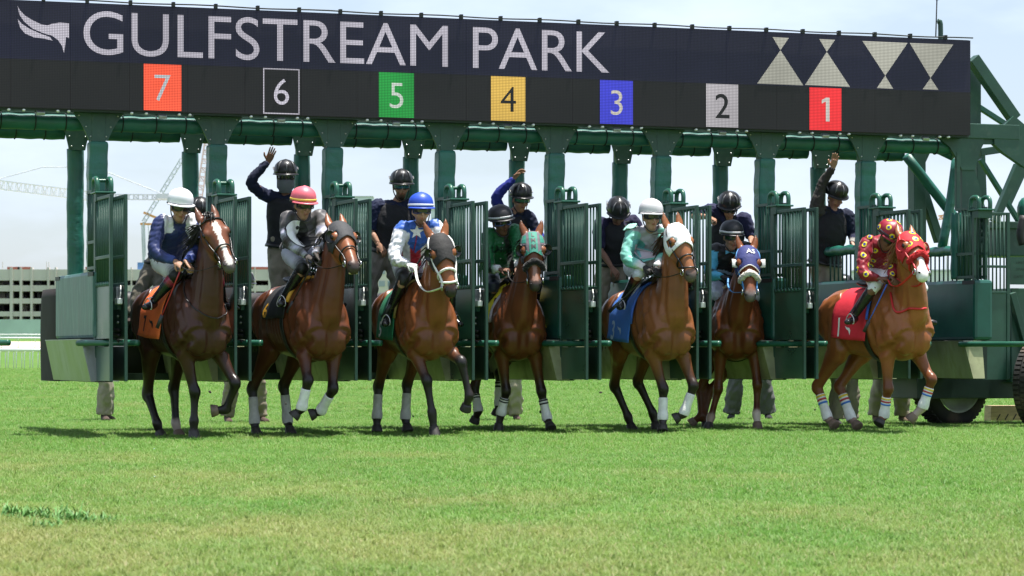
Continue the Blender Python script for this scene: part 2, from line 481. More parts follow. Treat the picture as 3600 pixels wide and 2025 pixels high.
    for key, y in (('HR', -1), ('HL', 1)):
        (k1, l1, s1), (k2, l2, s2), (k3, l3, s3) = h[key]
        st = fr.L(-.72 + h.get('stx', 0), y * .165, .93); hk = reach(st, *fr.uv(*k1), l1, s1); fe = reach(hk, *fr.uv(*k2), l2, s2); ho = reach(fe, *fr.uv(*k3), l3, s3)
        ho[2] = max(ho[2], .012)
        mids = lambda a, b, t: a * (1 - t) + b * t
        pts = [fr.L(-.86, y * .14, 1.22), st, mids(st, hk, .35), mids(st, hk, .75), hk - fr.f * .012, mids(hk, fe, .18), mids(hk, fe, .5), mids(hk, fe, .84), fe, mids(fe, ho, .5), mids(fe, ho, .72)]
        rad = [(.14, .19), (.115, .16), (.078, .115), (.054, .070), (.060, .074), (.049, .056), (.041, .047), (.041, .048), (.052, .057), (.040, .043), (.047, .049)]
        cs = [base, base, lc(.1), lc(.55), leg, leg, leg, leg, leg, leg, leg]
        sock = h.get('sock', {}).get(key)
        if sock: cs[-3:] = [A(*sock)] * 3
        limb(pts, rad, cs); hoofs.append((fe, ho, h.get('hoof', {}).get(key))); wraps.append((key, hk, fe))
    V, F, C = s.fuse(.0155, 3)
    # creases between the muscles
    lines = [([(.46, 0, 1.22), (.46, 0, .86)], .016, .034)]
    for y in (-1, 1):
        lines += [([(.10, y * .17, 1.52), (.24, y * .23, 1.32), (.36, y * .21, 1.12)], .014, .032), ([(-.10, y * .26, 1.46), (-.04, y * .29, 1.22), (.03, y * .27, .98)], .015, .034),
                  ([(.40, y * .19, .98), (.24, y * .25, .90), (.10, y * .24, .86)], .016, .030), ([(.22, y * .25, 1.30), (.14, y * .27, 1.12), (.22, y * .24, .98)], .009, .028),
                  ([(-.52, y * .29, 1.36), (-.58, y * .30, 1.12), (-.56, y * .26, .94)], .018, .040), ([(-.72, y * .24, 1.46), (-.80, y * .29, 1.25), (-.78, y * .27, .98)], .010, .034),
                  ([(-.96, y * .22, 1.38), (-1.0, y * .22, 1.15), (-.94, y * .22, .92)], .014, .034)]
        for x in (-.20, -.27, -.34, -.41): lines.append(([(x + .03, y * .27, 1.38), (x, y * .30, 1.18), (x + .02, y * .27, .98)], .0035, .018))
        j0, j1 = fr.loc(hd.pt(.20, y * .055, -.17)), fr.loc(e * .5 + fr.L(.40, 0, 1.3) * .5)
        lines.append(([tuple(j0), tuple((j0 + A(.40, y * .10, 1.22)) / 2 + A(.03, y * .05, 0)), (.41, y * .085, 1.16)], .012, .026))
    Q = V - fr.O; Q = np.stack([Q @ fr.f, Q @ fr.l, Q[:, 2]], axis=1); nv = np.zeros_like(V); fa = np.array(F)
    fn = np.cross(V[fa[:, 1]] - V[fa[:, 0]], V[fa[:, 2]] - V[fa[:, 0]])
    for i_ in range(4): np.add.at(nv, fa[:, i_], fn)
    nv /= np.maximum(np.linalg.norm(nv, axis=1, keepdims=True), 1e-9); push = np.zeros(len(V))
    for P_, dep, wid in lines:
        P_ = crom(np.array(P_) * A(1, k, 1), 6); near = np.full(len(V), 9.)
        for a_, b_ in zip(P_[:-1], P_[1:]):
            d_ = b_ - a_; t_ = np.clip((Q - a_) @ d_ / (d_ @ d_), 0, 1); near = np.minimum(near, np.linalg.norm(Q - a_ - t_[:, None] * d_, axis=1))
        x_ = near / wid; push -= dep * np.exp(-x_ ** 2) - dep * .55 * np.exp(-((x_ - 2.1) / .9) ** 2)
    V = V + nv * push[:, None]
    # coat: paler face markings, darker points
    hl = hd.loc(V); onhead = (hl[:, 0] > -.02) & (hl[:, 0] < .7) & (np.abs(hl[:, 1]) < .17) & (hl[:, 2] > -.2) & (hl[:, 2] < .15)
    if 'blaze' in h:
        col, t0, t1, w0, w1 = h['blaze']
        w = np.interp(hl[:, 0], [t0, (t0 + t1) / 2, t1], [w0, w0 * .8, w1]) * (1 + .25 * np.sin(hl[:, 0] * 37 + 1))
        mk_ = onhead & (hl[:, 0] > t0) & (hl[:, 0] < t1) & (np.abs(hl[:, 1]) < w) & (hl[:, 2] > -.01)
        C[mk_] = A(*col)
    root = empty('horse', fr.O, h['label'], 'horse', 'racehorses breaking from the gate')
    B = fr.O
    body = mk('body', V - B, F, M_COAT, root, True, col=C)
    T = bvh(V, F)
    # eyes, nostrils, mouth
    for y in (-1, 1):
        MB().ball(hd.pt(.195, y * .132, .030), (.014, .027, .022), axes=[hd.S, hd.A, hd.N]).build('eye', M_EYE, root, True, B)
        MB().ball(hd.pt(.578, y * .052, .036), (.011, .022, .012), axes=[hd.S, unit(hd.A + hd.N * .5), hd.N]).build('nostril', M_EYE, root, True, B)
    if h.get('teeth'):
        MB().tube([hd.pt(.615 - .3 * abs(x) ** 1.2, x, -.050) for x in np.linspace(-.042, .042, 9)], (.014, .012), n=6).build('teeth', mat('teeth', (.62, .50, .28), rough=.4), root, True, B)
    # hooves
    for fe, ho, c in hoofs:
        co = fe * .32 + ho * .68; d = unit(ho - fe); fwd = unit(fr.f * .8 + d)
        top, bot = co - d * .012, ho + d * .02
        if ho[2] < .05: bot = A(*(ho + fr.f * .03)); bot[2] = .004; top = top - fr.f * .005
        m = MB().tube([top, top * .5 + bot * .5, bot * .9 + top * .1, bot], [(.047, .049), (.055, .059), (.060, .065), (.050, .055) if ho[2] > .05 else (.060, .066)], n=14, sub=2, side=fr.l)
        m.build('hoof', M_HOOFL if c else M_HOOF, root, True, B)
    # bandages
    for key, a, b in wraps:
        w = h.get('wraps', {}).get(key)
        if not w: continue
        P = [a + (b - a) * t for t in (.26, .45, .7, .9, 1.06)]
        m = MB().tube(P, [(.048, .054), (.048, .054), (.048, .054), (.057, .062), (.055, .059)], n=16, sub=4, side=fr.l)
        o = m.build('leg_bandage', M_WRAPG if w == 'grey' else M_WRAP, root, True, B)
        stripes = {'black2': [((.02, .02, .02), .30), ((.02, .02, .02), .42)], 'rainbow': [((.75, .55, .05), .32), ((.50, .05, .06), .43), ((.05, .19, .60), .54)]}.get(w, [])
        for cs, t in stripes:
            q = MB().tube([a + (b - a) * (t - .03), a + (b - a) * (t + .03)], [(.0505, .0565)] * 2, n=16, sub=1, side=fr.l)
            q.build('stripe', mat('stripe_%d_%d_%d' % tuple(int(99 * x) for x in cs), cs, rough=.75, bump=.4, bscale=70), o, True, B)
    # mane, forelock and tail
    hm = {'r': M_HAIR_R, 'b': M_HAIR_B}.get(h.get('hair'), M_HAIR)
    rg = np.random.default_rng(int(h['uO'])); mb = MB()
    nkc = crom(np.array(nk[1:]), 10); nkr = crom(np.array([(q, q) for _, q in sd[1:]]), 10)[:, 0]
    nl = h.get('mane', 70); ln = h.get('manelen', .20)
    for i in range(nl):
        t = rg.uniform(.10, 1.0); j = t * (len(nkc) - 1); a = int(min(j, len(nkc) - 2)); w = j - a
        c = nkc[a] * (1 - w) + nkc[a + 1] * w; r = nkr[a] * (1 - w) + nkr[a + 1] * w; tg = unit(nkc[a + 1] - nkc[a])
        cr = np.cross(fr.l, tg); cr = cr if cr @ (fr.f * -1 + fr.up) > 0 else -cr
        p = c + unit(cr) * (r - .02) + fr.l * rg.uniform(-.03, .01)
        out = unit(-fr.l * rg.uniform(.5, 1.2) - fr.f * rg.uniform(.1, .9) - fr.up * rg.uniform(-.2, .7) + cr * .35)
        l_ = ln * rg.uniform(.4, 1.0) * .8; dr = -fr.up * rg.uniform(.02, .16) - fr.f * rg.uniform(0, .05)
        mb.tube([p, p + out * l_ * .4 + cr * .02, p + out * l_ * .75 + dr * .5, p + out * l_ + dr], [(.016, .009), (.014, .006), (.009, .004), (.002, .001)], n=5, sub=3)
    if nl: mb.build('mane', hm, root, True, B)
    if h.get('forelock'):
        mb = MB()
        for i in range(16):
            p = hd.pt(-.05, rg.uniform(-.045, .045), .01); q = hd.pt(rg.uniform(.0, .10), rg.uniform(-.11, .03), rg.uniform(.06, .10))
            mb.tube([p, (p + q) / 2 + hd.N * .05, q], [(.012, .006), (.010, .005), (.002, .001)], n=5, sub=3)
        mb.build('forelock', hm, root, True, B)
    mb = MB()
    for i in range(26):
        p = fr.L(-1.10, rg.uniform(-.03, .03), 1.36); x, y = rg.uniform(-1.62, -1.40), rg.uniform(-.10, .10)
        mb.tube([p, fr.L(-1.24, y * .3, 1.34), fr.L(x + .08, y * .7, 1.18), fr.L(x - .06, y, rg.uniform(.86, 1.0))], [(.02, .02), (.022, .018), (.02, .014), (.004, .003)], n=5, sub=3)
    mb.build('tail', hm, root, True, B)

    # hood
    if 'hood' in h:
        hc_, t1, cut = h['hood']
        ts = np.linspace(-.035, t1, 22); ph = np.linspace(0, 2 * math.pi, 41)
        P = np.array([[hd.surf(t + (.05 * abs(math.cos(p)) if t > t1 - .08 else 0), p, .010) for p in ph] for t in ts])
        m = MB().grid(P); Vh, Fh = m.mesh()
        q = hd.loc(Vh); keep = []
        for f in Fh:
            c = q[list(f)].mean(axis=0)
            ey = min(math.hypot(c[0] - .195, (c[2] - .020) * 1.0) if abs(c[1]) > .07 else 1, 1)
            if ey < cut: continue
            if c[2] < -.13 and c[0] > .2: continue
            keep.append(f)
        ho_ = mk('hood', Vh - B, keep, h['hoodmat'], root, True, solid=.006)
        Th = bvh(Vh, keep)
        if h.get('hoodstripe'):
            mt = mat('hood_teal', (.03, .22, .16), rough=.7, bump=.3, bscale=45)
            for pts in ([(-.045, -.27), (.045, -.27), (.045, .02), (-.045, .02)], [(-.13, -.10), (-.075, -.13), (-.07, -.02), (-.11, -.01)], [(.13, -.10), (.075, -.13), (.07, -.02), (.11, -.01)], [(-.10, -.26), (-.05, -.28), (-.05, -.24), (-.09, -.20)], [(.10, -.26), (.05, -.28), (.05, -.24), (.09, -.20)]):
                DV, DF = decal(*poly2(pts), hd.pt(0, 0, .10), hd.S, -hd.A, Th, .008, .02); mk('hood_stripe', DV - B, DF, mt, ho_, False)
        for prt in h.get('hoodprint', []):
            txt, size, cx, t, m_, vert = prt
            V2, F2 = text_mesh(txt, size, off=.012)
            V2[:, 0] -= V2[:, 0].max() / 2
            DV, DF = decal(V2, F2, hd.pt(t + size / 2, cx, .10), hd.S, -hd.A, Th, .0125, .02)
            mk('hood_lettering', DV - B, DF, m_, ho_, False)
        for prt in h.get('hooddots', []):
            sx, t, rr = prt
            for r_, m_, of in ((rr, 'y', .007), (rr * .5, 'b', .011)):
                V2, F2 = disc2(r_); DV, DF = decal(V2, F2, hd.pt(t, sx, .10), hd.S, -hd.A, Th, of, .02)
                mk('hood_dot', DV - B, DF, mat('dot_yellow', (.78, .62, .03), rough=.5) if m_ == 'y' else mat('dot_blue', (.02, .05, .30), rough=.5), ho_, False)
        if h.get('piping'):
            tb = MB()
            tb.tube([hd.surf(t1 + .05 * abs(math.cos(p)), p, .014) for p in np.linspace(.15, math.pi - .15, 16)], .006, n=6)
            tb.build('hood_piping', M_WLEATHER, ho_, True, B)
    if 'cups' in h:
        m_, ss = h['cups'], (-1, 1)
        for y in ss:
            c = hd.pt(.185, y * .115, .020); o_ = unit(hd.S * y * .55 + hd.A * .35 + hd.N * .55)      # open side of the cup
            a1 = unit(np.cross(o_, hd.A)); a2 = np.cross(o_, a1); rows = []
            for th in np.linspace(.15, 1.45, 7):
                rows.append([c + (a1 * math.cos(p) + a2 * math.sin(p)) * .062 * math.sin(th) + hd.S * y * .03 - o_ * .062 * math.cos(th) * .55 + unit(-hd.A * .7 + hd.S * y * .8) * .012 * (math.cos(p - h.get('cupa', 0)) + .3) for p in np.linspace(0, 2 * math.pi, 19)])
            MB().grid(rows).build('blinker_cup', m_, root, True, B, solid=.005)
    if 'plates' in h:                                                   # outward standing blinker plates
        for y in (-1, 1):
            rows = []
            for v_ in np.linspace(0, 1, 5):
                rows.append([hd.pt(.135 + .10 * u_ - .03 * v_ * (1 - abs(2 * u_ - 1)), y * (.125 + .055 * math.sin(v_ * 1.6)), .03 * math.cos(v_ * 1.6) - .03 + .05 * v_ + .02 * math.sin(u_ * 3.1)) for u_ in np.linspace(0, 1, 7)])
            MB().grid(rows).build('blinker_cup', h['plates'], root, True, B, solid=.008)
    # bridle
    bm_ = h.get('bridle', M_LEATHER); br = h.get('bridr', .0085); tb = MB()
    ang = np.linspace(0, 2 * math.pi, 25)
    if not h.get('roll_') : tb.tube([hd.surf(.395 - .02 * math.sin(p), p, .010) for p in ang], [(br, br * 1.1)] * 25, n=6)
    for y in (0, math.pi):
        tb.tube([hd.surf(t, y + (.35 if y == 0 else -.35), .012) for t in (-.01, .08, .30, .42, .525)], br * .9, n=6, sub=3)
        tb.tube([hd.surf(t, y - (.55 if y == 0 else -.55), .012) for t in (.0, .10, .22)], br * .8, n=6, sub=3)
    if 'hood' not in h: tb.tube([hd.surf(.045, p, .012) for p in np.linspace(-.2, math.pi + .2, 15)], br * 1.1, n=6)
    brd = tb.build('bridle', bm_, root, True, B)
    if h.get('fig8'):
        MB().tube([hd.surf(.47 + .05 * math.sin(p), p, .012) for p in ang], h['fig8'], n=6).build('figure_eight_strap', bm_, brd, True, B)
    for y in (0, math.pi):
        c = hd.surf(.53, y, .018); MB().tube([c + hd.A * .030 * math.cos(p) + hd.N * .030 * math.sin(p) for p in np.linspace(0, 2 * math.pi, 13)], .006, n=6).build('bit_ring', M_STEEL, brd, True, B)
    if 'shadow' in h:
        mm, rr = h['shadow']; sr = Shape()
        sr.loft([hd.surf(.345 + .035 * abs(math.cos(p)), p, .012) for p in np.linspace(-.1, math.pi + .1, 15)], [rr] * 15, (.5, .5, .5), n=10, sub=2)
        sv, sf, _ = sr.fuse(.012, 2, wr=.006, wl=.022, seed=3)
        mk('shadow_roll', sv - B, sf, mm, root, True)
    # reins
    if 'hands' in h:
        rm = h.get('reinmat', M_LEATHER); rw = h.get('reinw', (.011, .004))
        for y, hp in zip((-1, 1), h['hands']):
            a = hd.pt(.53, y * .072, -.01); b = fr.J(*hp)
            sag = h.get('sag', .06)
            m1 = a * .6 + b * .4 - fr.up * sag + fr.l * y * .05; m2 = a * .25 + b * .75 - fr.up * sag * .8 + fr.l * y * .04
            MB().tube([a, m1, m2, b], [rw] * 4, n=6, sub=8).build('rein', rm, root, True, B)
    for path, r_, m_ in h.get('straps', []):
        P = []
        for q in path:
            p = fr.J(*q); n_ = T.find_nearest(Vector(p)); P.append(np.array(n_[0]) + np.array(n_[1]) * .008)
        P = crom(np.array(P), 6); P = [np.array(T.find_nearest(Vector(p))[0]) + np.array(T.find_nearest(Vector(p))[1]) * .008 for p in P]
        MB().tube(P, r_, n=6).build('breast_strap', m_, root, True, B)
    # saddle cloth, girth, saddle
    x0, x1, zb = h['cloth'][0], h['cloth'][1], h['cloth'][2]
    def side_pt(x, u, off):                                            # u: -1 right hem .. 1 left hem
        w, zc, hh = torso_at(x, k); a = u * h.get('hang', 1.95)
        y, z = math.sin(a) * (w + off), zc + math.cos(a) * (hh + off)
        if abs(a) > 1.5:
            y = math.copysign(w + off + (.03 + h.get('flare', 0)) * (abs(a) - 1.5), a); z = zc - (abs(a) - 1.5) * hh * .95
        flut = .010 * math.sin(x * 23 + u * 4) * max(0, abs(u) - .45) * 1.8
        return fr.L(x, y + math.copysign(flut, y), z)
    cl = []
    for x in np.linspace(x1, x0, 15):
        cl.append([side_pt(x - .06 * abs(u) ** 2 * h.get('sweep', 0), u, .016) for u in np.linspace(-1, 1, 33)])
    cloth = MB().grid(cl).build('saddle_cloth', h['clothmat'], root, True, B, solid=.006)
    Vc, Fc = MB().grid(cl).mesh(); Tc = bvh(Vc, Fc)
    for txt, size, xx, uu, m_, sx in h.get('clothprint', []):
        V2, F2 = text_mesh(txt, size, off=.02, sx=sx); V2[:, 0] -= V2[:, 0].mean(); V2[:, 1] -= size / 2
        c = side_pt(xx, -uu, .03)
        DV, DF = decal(V2, F2, c - fr.l * .05, fr.f, fr.up, Tc, .006, .03, 1.0)
        mk('number_print', DV - B, DF, m_, cloth, False)
    for pts, xx, uu, m_ in h.get('clothlogo', []):
        V2, F2 = poly2(pts); c = side_pt(xx, -uu, .03)
        DV, DF = decal(V2, F2, c - fr.l * .05, fr.f, fr.up, Tc, .006, .03, 1.0)
        mk('logo_print', DV - B, DF, m_, cloth, False)
    if h.get('trim'):
        MB().tube([side_pt(x1 + .012, u, .022) for u in np.linspace(-.75, .75, 21)], h['trim'][1], n=6).build('pad_roll', h['trim'][0], cloth, True, B)
    gp = [side_pt(-.15, u, .014) for u in np.linspace(-1, 1, 20)]
    w, zc, hh = torso_at(-.15, k)
    gp = [fr.L(-.12, math.sin(a) * (w + .012), zc + math.cos(a) * (hh + .012)) for a in np.linspace(1.2, 2 * math.pi - 1.2, 26)]
    MB().tube(gp, [(.045, .006)] * len(gp), n=8, side=fr.f).build('girth', h.get('girth', M_LEATHER), root, True, B)
    MB().tube([fr.L(x, 0, z) for x, z in ((-.02, 1.64), (-.16, 1.60), (-.34, 1.585), (-.46, 1.61))], [(.11, .035), (.13, .03), (.16, .03), (.14, .035)], n=12, sub=4, side=fr.l).build('saddle', M_LEATHER, root, True, B)
    return dict(fr=fr, hd=hd, root=root, T=T)

M_CLOTH = {}
def clothm(n, c): return mat('saddle_cloth_' + n, c, rough=.7, noise=.08, nscale=6, bump=.25, bscale=22)
M_BLACKP = mat('print_black', (.015, .015, .016), rough=.6)
M_WHITEP = mat('print_white', (.75, .75, .74), rough=.6)
M_FLEECE_K = mat('black_fleece', (.010, .010, .010), rough=.95, sheen=.3, bump=.8, bscale=90)
M_FLEECE_W = mat('white_fleece', (.66, .63, .56), rough=.95, bump=.8, bscale=90)
M_FLEECE_R = mat('red_fleece', (.42, .012, .015), rough=.95, bump=.8, bscale=90)
M_REDSTRAP = mat('red_strap', (.52, .014, .02), rough=.45)
M_BLUESTRAP = mat('blue_strap', (.06, .25, .55), rough=.5)
def hoodm(n, c): return mat('hood_' + n, c, rough=.75, noise=.10, nscale=12, bump=.35, bscale=45)
LOGO = [(-.05, .05), (-.02, .015), (.02, .0), (.05, -.05), (.055, .0), (.035, .03), (.0, .03)]
BIG = dict(psi=29.)
HORSES = [
 dict(U0=420, uO=679, dO=-1.15, psi=29, coat=(.055, .019, .010), legc=(.012, .009, .008), face=(.12, .040, .018), muzzle=(.10, .08, .075),
  poll=(478, 228), px=.5, muz=(574, 462), hy=12, forelock=1, blaze=((.62, .58, .54), .10, .60, .030, .030), mane=120, manelen=.30, ear=.02,
  FR=[((397, 1145), .48, .6), ((393, 1288), .28, 0), ((390, 1372), .15, 1)], FL=[((612, 1098), .48, 1), ((563, 1228), .28, -.8), ((492, 1236), .15, 0)],
  HR=[((150, 1150), .50, -1), ((198, 1302), .36, .8), ((219, 1374), .14, 1)], HL=[((288, 1118), .50, -.6), ((297, 1302), .36, .5), ((314, 1374), .14, 1)],
  sock=dict(HL=(.46, .36, .32)), hoof=dict(HL=1, FL=1), cloth=(-.62, -.06, 1.05), hang=1.98, sweep=1,
  clothmat=clothm('orange', (.85, .16, .035)), clothprint=[('7', .16, -.50, .80, M_BLACKP, .75)], clothlogo=[(LOGO, -.33, .80, M_BLACKP)],
  hands=[(322, 465, .28), (365, 465, .33)], straps=[([(335, 545, .1), (350, 630, .25), (400, 690, .38), (470, 725, .46), (540, 733, .45), (560, 715, .42), (545, 680, .40)], .006, M_LEATHER)],
  label='dark bay horse with a white blaze, no hood and an orange saddle cloth'),
 dict(U0=840, teeth=1, uO=1100, dO=-1.15, psi=27, coat=(.108, .033, .013), legc=(.014, .010, .009), face=(.20, .065, .024), muzzle=(.05, .035, .03),
  poll=(527, 258), px=.5, muz=(600, 468), hy=24, mane=70, manelen=.24, ear=.01, hood=('grey', .24, .052), hoodmat=hoodm('grey', (.035, .036, .04)), cups=mat('cup_black', (.015, .015, .015), rough=.35),
  FR=[((362, 1085), .45, 1), ((330, 1222), .27, -.8), ((292, 1262), .15, 0)], FL=[((493, 1128), .48, .8), ((432, 1236), .27, -1), ((382, 1256), .15, 0)],
  HR=[((72, 1120), .50, -.8), ((82, 1295), .36, .3), ((92, 1362), .14, 1)], HL=[((238, 1105), .50, -.6), ((257, 1290), .36, .3), ((272, 1350), .14, 1)],
  wraps=dict(FR='white', FL='white', HR='grey', HL='grey'), cloth=(-.62, -.04, 1.05), hang=1.5, clothmat=clothm('black', (.014, .014, .015)),
  clothprint=[('6', .15, -.52, .86, mat('print_gold', (.75, .38, .03), rough=.6), 1.2)], trim=(mat('pad_gold', (.70, .36, .04), rough=.7), .022),
  hands=[(395, 440, .32), (430, 430, .36)], label='bay horse baring its teeth in a grey blinker hood with white front leg bandages'),
 dict(U0=1260, uO=1489, dO=-1.15, psi=19, coat=(.165, .053, .017), legc=(.020, .016, .015), face=(.22, .075, .026), muzzle=(.04, .028, .024),
  poll=(425, 322), px=.62, muz=(484, 590), hy=12, mane=20, manelen=.18, ear=.05, hood=('black', .27, .050), hoodmat=hoodm('black', (.016, .015, .015)), cups=mat('cup_black'),
  FR=[((362, 1085), .48, .6), ((388, 1245), .28, 0), ((402, 1366), .16, .5)], FL=[((545, 985), .46, 1), ((584, 1158), .30, -.5), ((565, 1228), .15, -1)],
  HR=[((106, 1110), .50, -.8), ((98, 1270), .36, .2), ((98, 1340), .14, 1)], HL=[((258, 1100), .50, -.6), ((248, 1272), .36, .2), ((259, 1338), .14, 1)],
  wraps=dict(HR='grey', HL='grey'), cloth=(-.60, -.05, 1.05), hang=2.0, clothmat=clothm('green', (.012, .16, .07)), clothprint=[('5', .16, -.46, .86, M_WHITEP, 1.)], trim=(mat('pad_olive', (.22, .17, .04), rough=.7), .014),
  bridle=M_WLEATHER, bridr=.013, fig8=.012, reinmat=M_WLEATHER, reinw=(.020, .006), sag=.12, hands=[(300, 480, .3), (350, 470, .34)],
  label='light bay horse in a black hood with white noseband, white reins and green saddle cloth'),
 dict(U0=1620, uO=1806, dO=.0, psi=13, k=1.06, coat=(.135, .041, .014), legc=(.022, .015, .012), face=(.17, .058, .022), muzzle=(.055, .04, .036),
  poll=(377, 312), px=.55, muz=(392, 560), hy=2, mane=45, manelen=.24, ear=.05, hood=('teal', .24, .058), hoodmat=hoodm('purple_grey', (.13, .11, .13)), cups=mat('cup_black'),
  hoodprint=[('L', .052, 0, .03, mat('print_dark', (.05, .05, .055), rough=.6), 0), ('M', .052, 0, .105, mat('print_dark'), 0), ('M', .052, 0, .18, mat('print_dark'), 0)], hoodstripe=1,
  blaze=((.30, .17, .13), .34, .56, .030, .026),
  FR=[((238, 1138), .48, .6), ((212, 1250), .26, -.5), ((195, 1338), .15, 1)], FL=[((425, 1140), .48, .6), ((456, 1278), .28, 0), ((474, 1326), .14, 1)],
  HR=[((72, 1120), .52, .3), ((92, 1235), .30, .2), ((72, 1292), .14, -.5)], HL=[((205, 1040), .50, .2), ((202, 1200), .33, -.3), ((188, 1252), .14, -.3)],
  wraps=dict(FR='black2', FL='black2', HR='black2', HL='black2'), cloth=(-.60, .13, 1.02), sweep=1.2, hang=1.95, flare=.42, clothmat=clothm('yellow', (.72, .58, .02)), trim=(mat('pad_lilac', (.45, .38, .42), rough=.7), .018),
  shadow=(M_FLEECE_K, .034), hands=[(250, 495, .3), (300, 500, .34)],
  label='bay horse in a teal and grey hood with black fleece noseband and yellow cloth'),
 dict(U0=2060, uO=2318, dO=-1.0, psi=20, coat=(.19, .068, .022), legc=(.024, .017, .014), face=(.25, .095, .035), muzzle=(.10, .075, .065),
  poll=(474, 268), px=.5, muz=(548, 512), hy=20, mane=75, manelen=.26, hair='b', ear=.02, hood=('white', .235, .050), hoodmat=hoodm('white', (.74, .74, .75)),
  FR=[((408, 1128), .48, .6), ((405, 1275), .28, -.2), ((404, 1338), .14, 1)], FL=[((566, 1110), .48, 1), ((517, 1250), .28, -.8), ((472, 1276), .15, 0)],
  HR=[((152, 1105), .52, -1), ((222, 1268), .36, .8), ((243, 1336), .14, 1)], HL=[((275, 1085), .50, -.6), ((352, 1248), .37, .8), ((372, 1332), .14, 1)],
  wraps=dict(FR='white', FL='white'), cloth=(-.64, -.06, 1.04), hang=2.05, sweep=.6, clothmat=clothm('blue', (.05, .17, .56)), clothprint=[('3', .20, -.50, .84, mat('print_sky', (.38, .50, .68), rough=.6), .9)], clothlogo=[(LOGO, -.34, .84, mat('print_sky'))],
  trim=(mat('pad_blue', (.04, .12, .5), rough=.7), .014), fig8=.009, hands=[(345, 490, .3), (385, 485, .34)],
  label='light bay horse in a plain white hood with white front bandages and blue saddle cloth'),
 dict(U0=2400, uO=2588, dO=.0, psi=-1, k=1.05, coat=(.135, .038, .012), legc=(.10, .032, .012), dark=(.04, .018, .012), face=(.18, .055, .018), muzzle=(.16, .13, .125),
  poll=(342, 385), px=.58, muz=(356, 618), hy=2, mane=25, manelen=.22, hair='r', ear=.04, hood=('navy', .25, .052), hoodmat=hoodm('navy', (.030, .038, .16)), piping=1, hoodprint=[('AS', .062, .02, .075, M_WHITEP, 0)],
  plates=mat('plate_white', (.66, .66, .64), rough=.4), shadow=(M_FLEECE_W, .034),
  FR=[((186, 1128), .48, .5), ((150, 1268), .28, -.3), ((132, 1330), .14, 1)], FL=[((394, 1106), .48, .5), ((389, 1252), .28, 0), ((396, 1328), .14, 1)],
  HR=[((92, 1130), .52, -.5), ((98, 1262), .34, .3), ((46, 1302), .14, .5)], HL=[((140, 1140), .50, -.5), ((112, 1262), .34, .3), ((128, 1322), .14, .5)],
  sock=dict(FL=(.55, .45, .40), FR=(.35, .25, .2)), hoof=dict(FL=1, HR=1), cloth=(-.60, -.04, 1.05), hang=1.7, clothmat=clothm('white', (.72, .71, .70)), trim=(mat('pad_cream', (.60, .50, .30), rough=.7), .02), bridle=M_BLUESTRAP,
  hands=[(240, 535, .3), (285, 560, .34)], reinmat=M_BLUESTRAP,
  label='chestnut horse in a navy hood lettered AS with white blinker plates'),
 dict(U0=2840, uO=3137, dO=-1.75, psi=29, coat=(.27, .088, .027), legc=(.17, .055, .020), dark=(.06, .035, .028), face=(.26, .10, .04), muzzle=(.60, .57, .55),
  poll=(534, 312), px=.5, muz=(602, 512), hy=22, mane=70, manelen=.20, hair='r', ear=.015, hood=('red', .25, .050), hoodmat=hoodm('red', (.50, .016, .025)), cups=mat('cup_red', (.50, .014, .02), rough=.45),
  hooddots=[(-.005, .04, .036), (-.01, .155, .036), (-.085, .21, .03), (.085, .12, .03)], shadow=(M_FLEECE_R, .034), blaze=((.70, .67, .65), .30, .64, .05, .07),
  FR=[((420, 1128), .48, .7), ((402, 1262), .28, -.8), ((376, 1302), .14, .4)], FL=[((652, 1078), .48, 1), ((607, 1215), .29, -.5), ((540, 1282), .17, 0)],
  HR=[((52, 1110), .52, -1), ((104, 1272), .36, .8), ((140, 1312), .14, 1)], HL=[((168, 1108), .50, -1), ((228, 1274), .37, .9), ((262, 1318), .14, 1)],
  wraps=dict(FR='rainbow', FL='rainbow', HR='rainbow', HL='rainbow'), sock=dict(FL=(.34, .26, .22), HR=(.30, .2, .17), HL=(.30, .2, .17)), hoof=dict(HR=1, HL=1, FL=1),
  cloth=(-.66, -.06, 1.03), hang=2.0, clothmat=clothm('red', (.58, .016, .035)), clothprint=[('1', .20, -.52, .82, M_WHITEP, .8)], clothlogo=[(LOGO, -.36, .86, M_WHITEP)], trim=(mat('pad_royal', (.03, .10, .55), rough=.6), .016),
  bridle=M_REDSTRAP, bridr=.011, reinmat=M_REDSTRAP, reinw=(.016, .005), sag=.10, hands=[(425, 545, .3), (470, 540, .34)],
  straps=[([(430, 610, .2), (450, 680, .42), (520, 702, .50), (585, 690, .48)], .012, M_REDSTRAP)],
  label='bright chestnut horse in a dotted red hood and a red saddle cloth'),
]
HB = [make_horse(h) for h in HORSES]
# ------------------------------------------------------------------ people
M_SKINC = mat('skin', attr=True, rough=.55, spec=.35, noise=.08, nscale=25, bump=.08, bscale=120)
M_CLOTH = mat('silk_cloth', attr=True, rough=.48, spec=.4, noise=.07, nscale=9, bump=.22, bscale=24, sheen=.15)
M_TWILL = mat('twill_cloth', attr=True, rough=.8, spec=.25, noise=.14, nscale=7, bump=.35, bscale=30, sheen=.1)
M_BOOT = mat('boot_leather', attr=True, rough=.24, spec=.5, bump=.10, bscale=20)
M_LENS = mat('goggle_lens', (.012, .013, .016), rough=.10, spec=.8)
M_HELMK = mat('helmet_black', (.018, .018, .020), rough=.30, spec=.5)
M_VENT = mat('helmet_vent_grey', (.16, .16, .17), rough=.3)
M_GLOVEW = mat('glove_white', (.72, .71, .68), rough=.8)
def headframe(look, tilt=0.):
    """look: horizontal-ish direction the face points; returns side (to the person's left), front, up"""
    f = unit(look); up = A(0, 0, 1); sd = unit(np.cross(up, f)); u = np.cross(f, sd)
    if tilt:
        t = math.radians(tilt); sd, u = sd * math.cos(t) + u * math.sin(t), u * math.cos(t) - sd * math.sin(t)
    return sd, f, u
